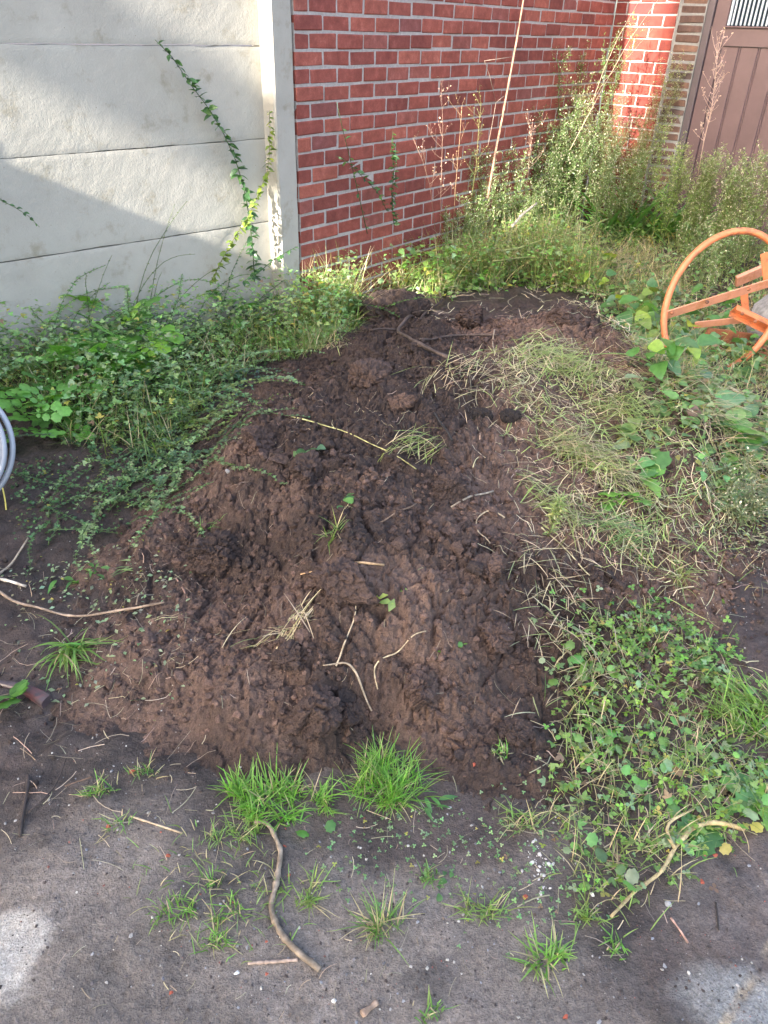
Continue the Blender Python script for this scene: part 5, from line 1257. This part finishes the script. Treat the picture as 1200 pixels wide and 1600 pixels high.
# the bent green branch at the back edge of the heap
pb = P(735, 455); Yb = pb[1]
br = thing('green_branch', 'bent green branch forking over the back edge of the heap', 'branch', pb)
for nm, pp, r0, r1, col in (('limb', ((732, 458), (745, 435), (765, 412), (790, 385), (802, 352)), 0.012, 0.009, (0.13, 0.13, 0.065)), ('broken_tip', ((800, 354), (815, 336), (838, 318)), 0.009, 0.007, (0.62, 0.55, 0.40)),
                            ('limb', ((782, 392), (810, 388), (845, 376), (900, 362), (950, 342)), 0.007, 0.004, (0.25, 0.29, 0.10)), ('limb', ((770, 408), (820, 402), (870, 405), (930, 412)), 0.006, 0.004, (0.24, 0.27, 0.10))):
    m2 = MB(); w = np.array([Q(x, y, Yb + 0.15 * k) for k, (x, y) in enumerate(pp)])
    tt = np.linspace(0, len(w) - 1, 16); w = np.stack([np.interp(tt, np.arange(len(w)), w[:, i]) for i in range(3)], 1)
    tube(m2, w, np.linspace(r0, r1, 16), col, 7, True, 0.15); m2.build(nm, M_BARK, br, pb)
# dry pole leaning against the brick wall
pp = np.array([on_brick(x, y, o) for x, y, o in ((830, -70, 0.04), (818, 0, 0.07), (808, 60, 0.10), (795, 130, 0.13), (782, 200, 0.16), (772, 250, 0.19), (762, 310, 0.23))])
pole = thing('dry_pole', 'tall dry brown stalk leaning against the brick wall', 'dry stalk', pp[-1]); m2 = MB()
tt = np.linspace(0, 6, 40); w = np.stack([np.interp(tt, np.arange(7), pp[:, i]) for i in range(3)], 1)
tube(m2, w, np.linspace(0.005, 0.008, 40) * (1 + 0.1 * rng.normal(size=40)), np.array((0.33, 0.20, 0.135))[None] * (0.6 + 0.6 * rng.random((40, 1))), 7, True, 0.2); m2.build('shaft', M_BARK, pole, pp[-1])
for q in (((805, 88), (780, 92), (757, 95), (765, 118), (775, 160)), ((788, 150), (775, 160), (768, 200), (762, 230))):
    m2 = MB(); w = np.array([on_brick(x, y, 0.10) for x, y in q]); tube(m2, w, np.linspace(0.002, 0.0012, len(w)), (0.42, 0.33, 0.26), 5); m2.build('twig', M_BARK, pole, pp[-1])

# ---- the root ball at the back left of the heap
p = P(612, 500); rb = thing('root_ball', 'round clump of soil bound by pale roots at the back of the heap', 'root ball', p)
tv, tf = ICO4; v = lumpy(tv, 0.14, 5, (1.25, 1.0, 0.8)); v *= (1 + 0.28 * fbm(v[:, 0] * 2 + v[:, 2], v[:, 1] * 2, 0.35, 9, 4))[:, None]
m2 = MB(); m2.add(v * 0.150 + rng.normal(0, .0015, v.shape) + p + np.array([0, 0.06, -0.025]), tf, np.array((0.062, 0.043, 0.035))[None] * (0.75 + 0.6 * rng.random((len(v), 1)))); m2.build('clump', M_SOIL, rb, p, False)
m2 = MB()
for k in range(60):
    a = random.uniform(-3.0, 0.1); e = random.uniform(-0.2, 1.3); c = p + np.array([0, 0.06, -0.025]) + 0.158 * np.array([math.cos(e) * math.cos(a), 0.85 * math.cos(e) * math.sin(a), 0.95 * math.sin(e)])
    d = np.array([random.gauss(0, .5), random.gauss(-0.3, .4), random.gauss(-1, .5)]); d /= np.linalg.norm(d); L = random.uniform(.04, .14)
    q = np.array([c + d * L * s + np.array([random.gauss(0, .006), -0.02 * math.sin(3 * s), random.gauss(0, .006)]) for s in np.linspace(-.3, .7, 6)])
    q = (q - (p + np.array([0, .06, -.025]))); q = q / (np.linalg.norm(q / np.array([1.25, 1., .8]), axis=1)[:, None]) * 0.155 + p + np.array([0, .06, -.025])
    tube(m2, q, np.linspace(.0022, .001, 6), jitcol((0.40, 0.29, 0.21), 1)[0], 4, cap=False)
m2.build('roots', M_STRAW, rb, p)
p = P(770, 655); rb = thing('root_ball', 'black peaty clump lying among straw on the upper right heap', 'root ball', p)
for dx, s, sd in ((-0.05, 0.045, 3), (0.06, 0.038, 4)):
    v = lumpy(ICO4[0], 0.10, sd, (1, 0.8, 0.55)); v *= (1 + 0.3 * fbm(v[:, 0] * 2 + v[:, 2], v[:, 1] * 2, 0.25, sd, 4))[:, None]
    m2 = MB(); m2.add(v * s + p + np.array([dx, 0, 0.015]), ICO4[1], (0.026, 0.020, 0.018)); m2.build('clump', M_SOIL, rb, p, False)

# ---- straw litter, pebbles, chips
def litter(label, poly, n, L, W, col, seed, clump=0.5, lift=0.004):
    p = area_pts(poly, n, clump, seed, 0.3); n = len(p); p[:, :2] += rng.normal(0, 0.05, (n, 2)); yw = rng.uniform(0, 6.283, n); l = L * (0.25 + rng.random(n) ** 2)
    s = np.linspace(-0.5, 0.5, 5); cv = rng.normal(0, 0.16, n)
    yy = yw[:, None] + cv[:, None] * s[None] * 2
    x = p[:, 0:1] + l[:, None] * s[None] * np.cos(yy); y = p[:, 1:2] + l[:, None] * s[None] * np.sin(yy)
    z = H(x, y); z = np.maximum(z, z.mean(1)[:, None] * 0.5 + z * 0.5) + lift * (0.5 + rng.random((n, 1)))
    w = W * rng.uniform(0.5, 1.3, n)[:, None]
    nx, ny = -np.sin(yy) * w, np.cos(yy) * w
    v = np.stack([np.stack([x - nx, y - ny, z], -1), np.stack([x + nx, y + ny, z + 0.0006], -1)], 2).reshape(-1, 3)
    fs = []
    for k in range(4): a = 2 * k; fs += [(a, a + 1, a + 3), (a, a + 3, a + 2)]
    f = (np.arange(n)[:, None, None] * 10 + np.array(fs)[None]).reshape(-1, 3)
    mb = MB(); mb.add(v, f, np.repeat(jitcol(col, n, 0.45, 0.12), 10, 0))
    return tag(mb.build('straw_litter', M_STRAW, None, p[0]), label, 'litter', None, 'stuff')
litter('bits of straw and fine roots scattered over the heap', [(330, 640), (560, 560), (840, 560), (950, 800), (880, 1100), (300, 1150), (100, 1100), (200, 850)], 620, 0.060, 0.0006, (0.30, 0.23, 0.16), 31)
litter('straw thickly strewn over the right slope', [(720, 560), (900, 540), (1060, 620), (1200, 700), (1200, 900), (1000, 950), (850, 900)], 850, 0.10, 0.0008, (0.46, 0.38, 0.25), 32)
litter('straw bits on the left flank and lower left mud', [(0, 860), (250, 850), (330, 1120), (330, 1300), (80, 1330), (0, 1250)], 210, 0.075, 0.0007, (0.34, 0.27, 0.19), 33)
litter('straw bits strewn on the mud at the front', [(250, 1250), (850, 1200), (1000, 1460), (700, 1580), (200, 1560)], 150, 0.05, 0.0006, (0.32, 0.26, 0.18), 34)
FLANK = [(760, 560), (880, 540), (1000, 620), (1200, 720), (1200, 860), (1050, 900), (900, 850), (850, 740)]
litter('tangled broken straw over the right flank of the heap', FLANK, 560, 0.13, 0.0011, (0.46, 0.40, 0.24), 37, 0.6, 0.03)
litter('tangled green grass bits over the right flank of the heap', FLANK, 520, 0.13, 0.0013, (0.26, 0.33, 0.10), 38, 0.6, 0.03)
litter('straw in the clover patch', CLOV, 260, 0.09, 0.0010, (0.46, 0.36, 0.24), 35)
litter('grey straw lying through the back weeds', [(560, 470), (700, 440), (1000, 420), (1200, 480), (1200, 640), (950, 540)], 600, 0.16, 0.0014, (0.46, 0.40, 0.27), 36, lift=0.05)
def pebbles(label, poly, n, smin, smax, cols, seed, mat):
    p = area_pts(poly, n, 0.4, seed, 0.3); m = len(p); s = smin + (smax - smin) * rng.random(m) ** 4
    ci = rng.integers(0, len(cols), m); c = np.array(cols)[ci] * rng.uniform(0.7, 1.2, (m, 1)); p[:, 2] += s * 0.15
    mb = MB(); stones(mb, p, s, c, 0.55, False)
    return tag(mb.build('gravel', mat, None, p[0], False), label, 'gravel', None, 'stuff')
def attr_mineral(name, rough):
    m, N, L, b = new_mat(name); at = N.new('ShaderNodeAttribute'); at.attribute_name = 'Col'; L.new(at.outputs['Color'], b.inputs['Base Color']); b.inputs['Roughness'].default_value = rough
    return m
M_PEBBLE = attr_mineral('pebbles', 0.6)
FRONT = [(0, 1200), (330, 1180), (600, 1290), (900, 1260), (1200, 1330), (1200, 1600), (0, 1600)]
pebbles('small grey and white gravel bits in the muddy paving', FRONT, 1300, 0.0009, 0.0048, [(0.26, 0.24, 0.22), (0.20, 0.20, 0.21), (0.12, 0.11, 0.11), (0.38, 0.35, 0.30), (0.10, 0.08, 0.075), (0.09, 0.075, 0.07)], 41, M_PEBBLE)
pebbles('dark soil grains scattered on the muddy paving', FRONT, 2600, 0.0010, 0.0045, [(0.085, 0.065, 0.058), (0.07, 0.055, 0.05), (0.11, 0.09, 0.08)], 45, M_SOIL)
pebbles('red brick crumbs in the mud', FRONT, 170, 0.0012, 0.0040, [(0.27, 0.08, 0.05), (0.20, 0.06, 0.042)], 42, M_PEBBLE)
pebbles('small pale stones in the soil of the right slope', [(850, 880), (1200, 850), (1200, 1000), (900, 1000)], 160, 0.0015, 0.004, [(0.45, 0.42, 0.38)], 43, M_PEBBLE)
pebbles('white bits and seeds on the left flank', [(0, 850), (280, 820), (330, 1150), (60, 1250), (0, 1150)], 300, 0.0012, 0.0035, [(0.5, 0.48, 0.42), (0.3, 0.28, 0.25)], 44, M_PEBBLE)
p = P(842, 1352); pts = p + np.concatenate([rng.normal(0, 1, (55, 2)) * np.array([0.014, 0.034]), np.zeros((55, 1))], 1); pts[:, 2] = H(pts[:, 0], pts[:, 1]) + 0.002
mb = MB(); stones(mb, pts, 0.0012 + 0.0045 * rng.random(55) ** 3, jitcol((0.50, 0.47, 0.43), 55, 0.15, 0.04), 0.6, True); tag(mb.build('white_crumbs', M_PEBBLE, None, p, False), 'scatter of white chalky crumbs on the dark mud', 'crumbs', None, 'stuff')
def chip(name, label, cat, px, py, s, mat, seed, flat=0.45, el=0.75, group=None):
    p = P(px, py); v, f = ICO1; v = lumpy(v, 0.2, seed, (1, el, flat)); v = cut(ICO3[0] * np.array([1, el, flat]), seed, 9, 0.25, 0.7); f = ICO3[1]
    me = mesh_np(name, v * s, f, None, False); me.materials.append(mat); o = link(name, me, None, p + np.array([0, 0, s * flat * 0.5])); o.rotation_euler = (random.gauss(0, .15), random.gauss(0, .15), random.uniform(0, 6)); return tag(o, label, cat, group)
for k, (lab, px, py, s) in enumerate((('orange red brick chip on mud between the lower grass tufts', 822, 1403, 0.0085), ('red brick chip on the mud at the right foot of the heap', 740, 1195, 0.0085), ('dull red brick chip among sprouts left of the clover', 893, 1168, 0.008),
        ('red brick chip beside the upper kink of the bent stick', 445, 1323, 0.006), ('red brick chip right of the bent stick, lower of two', 452, 1368, 0.0075), ('round red pebble on the mud left of the bent stick lower end', 417, 1472, 0.0055),
        ('red brick chip below the short pale twig', 418, 1523, 0.006), ('red brick chip near the lower left straw', 170, 1293, 0.007), ('red brick chip on the mud at the left toe of the heap', 208, 1206, 0.0085), ('red brick chip left of the bent stick top', 263, 1338, 0.0075),
        ('red brick chip at the bottom edge right of the middle', 884, 1590, 0.007), ('dark red stone at the edge of the dandelion leaves', 1117, 1338, 0.008), ('dark red stone below the dandelion leaves', 1095, 1379, 0.009), ('small red chip low on the left mud', 268, 1552, 0.006))):
    chip('brick_chip', lab, 'brick chip', px, py, s, M_CHIP, 300 + k)
chip('pale_stone', 'white angular stone on the mud below the bent stick', 'stone', 370, 1521, 0.006, M_WHITE, 401)
chip('pale_stone', 'white stone chip at the bottom centre', 'stone', 522, 1565, 0.006, M_WHITE, 402)
chip('pale_stone', 'white stone in the clover below the red leaves', 'stone', 926, 1398, 0.007, M_WHITE, 403)
chip('grey_stone', 'bluish grey flat stone on the left mud', 'stone', 205, 1463, 0.010, M_STONE, 404, 0.25, 0.5)
chip('grey_stone', 'grey pebble right of the clover tip', 'stone', 1044, 1413, 0.009, M_STONE, 405)
chip('grey_stone', 'rounded grey pebble on the mud at lower right', 'stone', 1038, 1510, 0.007, M_STONE, 406)
chip('grey_stone', 'small bluish stone below the thickest grass clump', 'stone', 702, 1262, 0.007, M_STONE, 407)
chip('grey_stone', 'flat grey chip at the bottom right', 'stone', 936, 1598, 0.010, M_STONE, 408, 0.2, 0.6)
chip('pale_stone', 'pale speckled stone in the left slope of the heap', 'stone', 356, 738, 0.013, M_STONE, 409, 0.5)
chip('pale_stone', 'pale stone behind the dark root', 'stone', 735, 512, 0.014, M_WHITE, 410, 0.5)

# ---- dark shard at the left edge
p0, p1 = P(-4, 1072), P(76, 1104); dv = p1 - p0; L = float(np.linalg.norm(dv[:2]))
nx = 16; prof = []
for i in range(nx + 1):
    t = i / nx; w = (0.006 + 0.0115 * t ** 0.7) * (1 + 0.05 * math.sin(9 * t)); prof.append((t * L, w, 0.020 - 0.003 * math.cos(3 * t)))
v = []; f = []
for (x, w, hgt) in prof:
    bend = 0.012 * math.sin(math.pi * x / L)
    for (yy, zz) in ((-w, 0.0), (-w, hgt * 0.75), (-w * 0.7, hgt * 0.95), (0, hgt), (w * .7, hgt * .95), (w, hgt * .75), (w, 0.0)): v.append((x, yy + bend, zz))
for i in range(nx):
    for j in range(7):
        a, b = i * 7 + j, i * 7 + (j + 1) % 7; f += [(a, b, b + 7), (a, b + 7, a + 7)]
for j in range(1, 6): f.append((0, j + 1, j)); f.append((nx * 7, nx * 7 + j, nx * 7 + j + 1))
me = mesh_np('dark_shard', np.array(v), np.array(f)[:, ::-1], None, False); me.materials.append(M_TILE)
o = tag(link('dark_shard', me, None, p0 + np.array([0, 0, 0.002])), 'dark brown curved shard with a reddish edge at the left edge', 'shard'); o.rotation_euler = (0, 0, math.atan2(dv[1], dv[0]))

# ---- coil of grey conduit at the left edge, with a yellow wire
pc = Q(-84, 702, P(0, 770)[1] - 0.02); pc = pc.copy()
coil = thing('conduit_coil', 'coil of grey plastic conduit standing at the left edge', 'pipe coil', (pc[0], pc[1], float(H(pc[0], pc[1]))))
co = np.array(coil.location)
tilt = rad(62)
ax1 = np.array([1.0, 0.05, 0]); ax1 /= np.linalg.norm(ax1); ax2 = np.array([0, math.cos(tilt), math.sin(tilt)])
axn = np.cross(ax1, ax2)
for k, (R_, off) in enumerate(((0.222, 0.0), (0.196, 0.028), (0.212, 0.046), (0.185, -0.02))):
    m2 = MB(); a = np.linspace(0, 2 * math.pi, 73)[:-1]; a = np.r_[a, a[0] + 2 * math.pi]
    rr = R_ * (1 + 0.012 * np.sin(2 * a + k))
    q = pc + rr[:, None] * (np.cos(a)[:, None] * ax1 + np.sin(a)[:, None] * ax2 * 0.98) + axn * off
    tube(m2, q, 0.0098, (0.3, 0.31, 0.34), 10, False); m2.build('loop', M_PIPE, coil, co)
wire = [P(-14, 770), Q(2, 752, pc[1] - .05), Q(8, 780, pc[1] - .06), Q(11, 808, pc[1] - .07), Q(6, 838, pc[1] - 0.1), Q(-3, 850, pc[1] - 0.12)]
w = np.array(wire); tt = np.linspace(0, 5, 30); w = np.stack([np.interp(tt, np.arange(6), w[:, i]) for i in range(3)], 1)
for _ in range(6): w[1:-1] = (w[:-2] + 2 * w[1:-1] + w[2:]) / 4
m2 = MB(); tube(m2, w, 0.0026, (0.6, 0.5, 0.1), 7); tag(m2.build('yellow_wire', M_YELLOW, None, w[-1]), 'thin yellow wire hanging from the grey conduit coil', 'wire')

# ---- orange cement mixer lying in the weeds at the right edge
Ym = P(1120, 575)[1] + 0.10
cm = Q(1131, 474, Ym); mb0 = np.array([cm[0], cm[1], float(H(cm[0], cm[1]))])
mixer = thing('cement_mixer', 'orange cement mixer with round hand wheel lying in the weeds', 'cement mixer', mb0)
def ell(c, rx, ry, rot, n=72, tiltv=0.0):
    a = np.linspace(0, 2 * math.pi, n + 1); u = rx * np.cos(a); v_ = ry * np.sin(a)
    x = u * math.cos(rot) - v_ * math.sin(rot); z = u * math.sin(rot) + v_ * math.cos(rot)
    up = np.array([0, 0.36, 0.93]); rt = np.array([1.0, 0.0, 0.0])
    return c + x[:, None] * rt + z[:, None] * up + (tiltv * x)[:, None] * np.array([0, 1, 0])
sc_m = np.linalg.norm(cm - CAM) / FPX
ringp = ell(cm, 76 * sc_m, 99 * sc_m, -0.42)
m2 = MB(); tube(m2, ringp, 0.0155, (0.6, 0.2, 0.1), 12, False); m2.build('hand_wheel', M_ORANGE, mixer, mb0)
def bar(name, a, b, w, th, mat, upv=(0, -0.35, 0.94), lip=0.0):
    a = np.array(a); b = np.array(b); d = b - a; L = np.linalg.norm(d); d = d / L; u = np.array(upv) - d * (np.array(upv) @ d); u /= np.linalg.norm(u); n = np.cross(d, u)
    out = []
    def slab(x0, x1, y0, y1, z0, z1):
        v, f = box_vf(x0, x1, y0, y1, z0, z1, 0.0018); return a + v[:, 0:1] * d + v[:, 1:2] * u + v[:, 2:3] * n, f
    m3 = MB(); v, f = slab(0, L, -w / 2, w / 2, -th / 2, th / 2); m3.add(v, f, (0.6, 0.2, 0.1))
    if lip:
        for sgn in (-1, 1):
            y0, y1 = (w / 2 - th, w / 2) if sgn > 0 else (-w / 2, -w / 2 + th)
            v, f = slab(0, L, y0, y1, th / 2 - 0.0005, lip); m3.add(v, f, (0.6, 0.2, 0.1))
    return m3.build(name, mat, mixer, mb0, smooth=False)
f_ = Ym
bar('wheel_spoke', Q(1042, 492, f_ - 0.02), Q(1215, 438, f_ + 0.02), 0.050, 0.006, M_PINK)
bar('frame_channel', Q(1146, 482, f_ + 0.05), Q(1235, 525, f_ + 0.0), 0.060, 0.006, M_ORANGE, (0.1, -0.6, 0.8), 0.028)
bar('frame_bar', Q(1085, 508, f_ + 0.10), Q(1160, 500, f_ + 0.10), 0.04, 0.006, M_PINK)
bar('bracket', Q(1162, 452, f_ + 0.10), Q(1166, 500, f_ + 0.10), 0.035, 0.006, M_ORANGE, (1, 0, 0))
bar('leg', Q(1185, 530, f_ + 0.05), Q(1205, 585, f_ - 0.02), 0.05, 0.006, M_RUST, (1, 0.2, 0))
bar('top_bar', Q(1150, 440, f_ + 0.22), Q(1230, 405, f_ + 0.25), 0.06, 0.02, M_PINK)
bar('wheel_spoke', Q(1195, 395, f_ + 0.02), Q(1200, 440, f_ + 0.02), 0.04, 0.006, M_ORANGE, (1, 0, 0))
bar('side_plate', Q(1095, 535, f_ + 0.14), Q(1170, 545, f_ + 0.14), 0.17, 0.008, M_RUST, (0, -0.2, 1))
for bx_, by_ in ((1050, 489), (1105, 472), (1170, 452), (1160, 490), (1180, 502)):
    m2 = MB(); c = Q(bx_, by_, f_ - 0.035); v, f = ICO1; m2.add(v * np.array([0.009, 0.006, 0.009]) + c, f, (0.3, 0.1, 0.05)); m2.build('bolt', M_RUST, mixer, mb0, False)
# drum, seen only as a cement crusted lump behind the wheel
dc_ = Q(1262, 520, f_ + 0.22)
prof = [(0.02, -0.24), (0.16, -0.24), (0.25, -0.16), (0.28, 0.0), (0.25, 0.14), (0.17, 0.27), (0.165, 0.27), (0.24, 0.13), (0.27, 0.0)]
na = 40; v = []; f = []
dax = np.array([0.75, -0.15, 0.55]); dax /= np.linalg.norm(dax); d1_ = np.cross(dax, [0, 1, 0]); d1_ /= np.linalg.norm(d1_); d2_ = np.cross(dax, d1_)
for (r_, z_) in prof:
    for k in range(na): a = 2 * math.pi * k / na; v.append(dc_ + dax * z_ + r_ * (math.cos(a) * d1_ + math.sin(a) * d2_))
for i in range(len(prof) - 1):
    for k in range(na): a, b = i * na + k, i * na + (k + 1) % na; f += [(a, b, b + na), (a, b + na, a + na)]
m2 = MB(); m2.add(np.array(v), f, (0.5, 0.2, 0.1)); m2.build('drum', M_STONE, mixer, mb0)
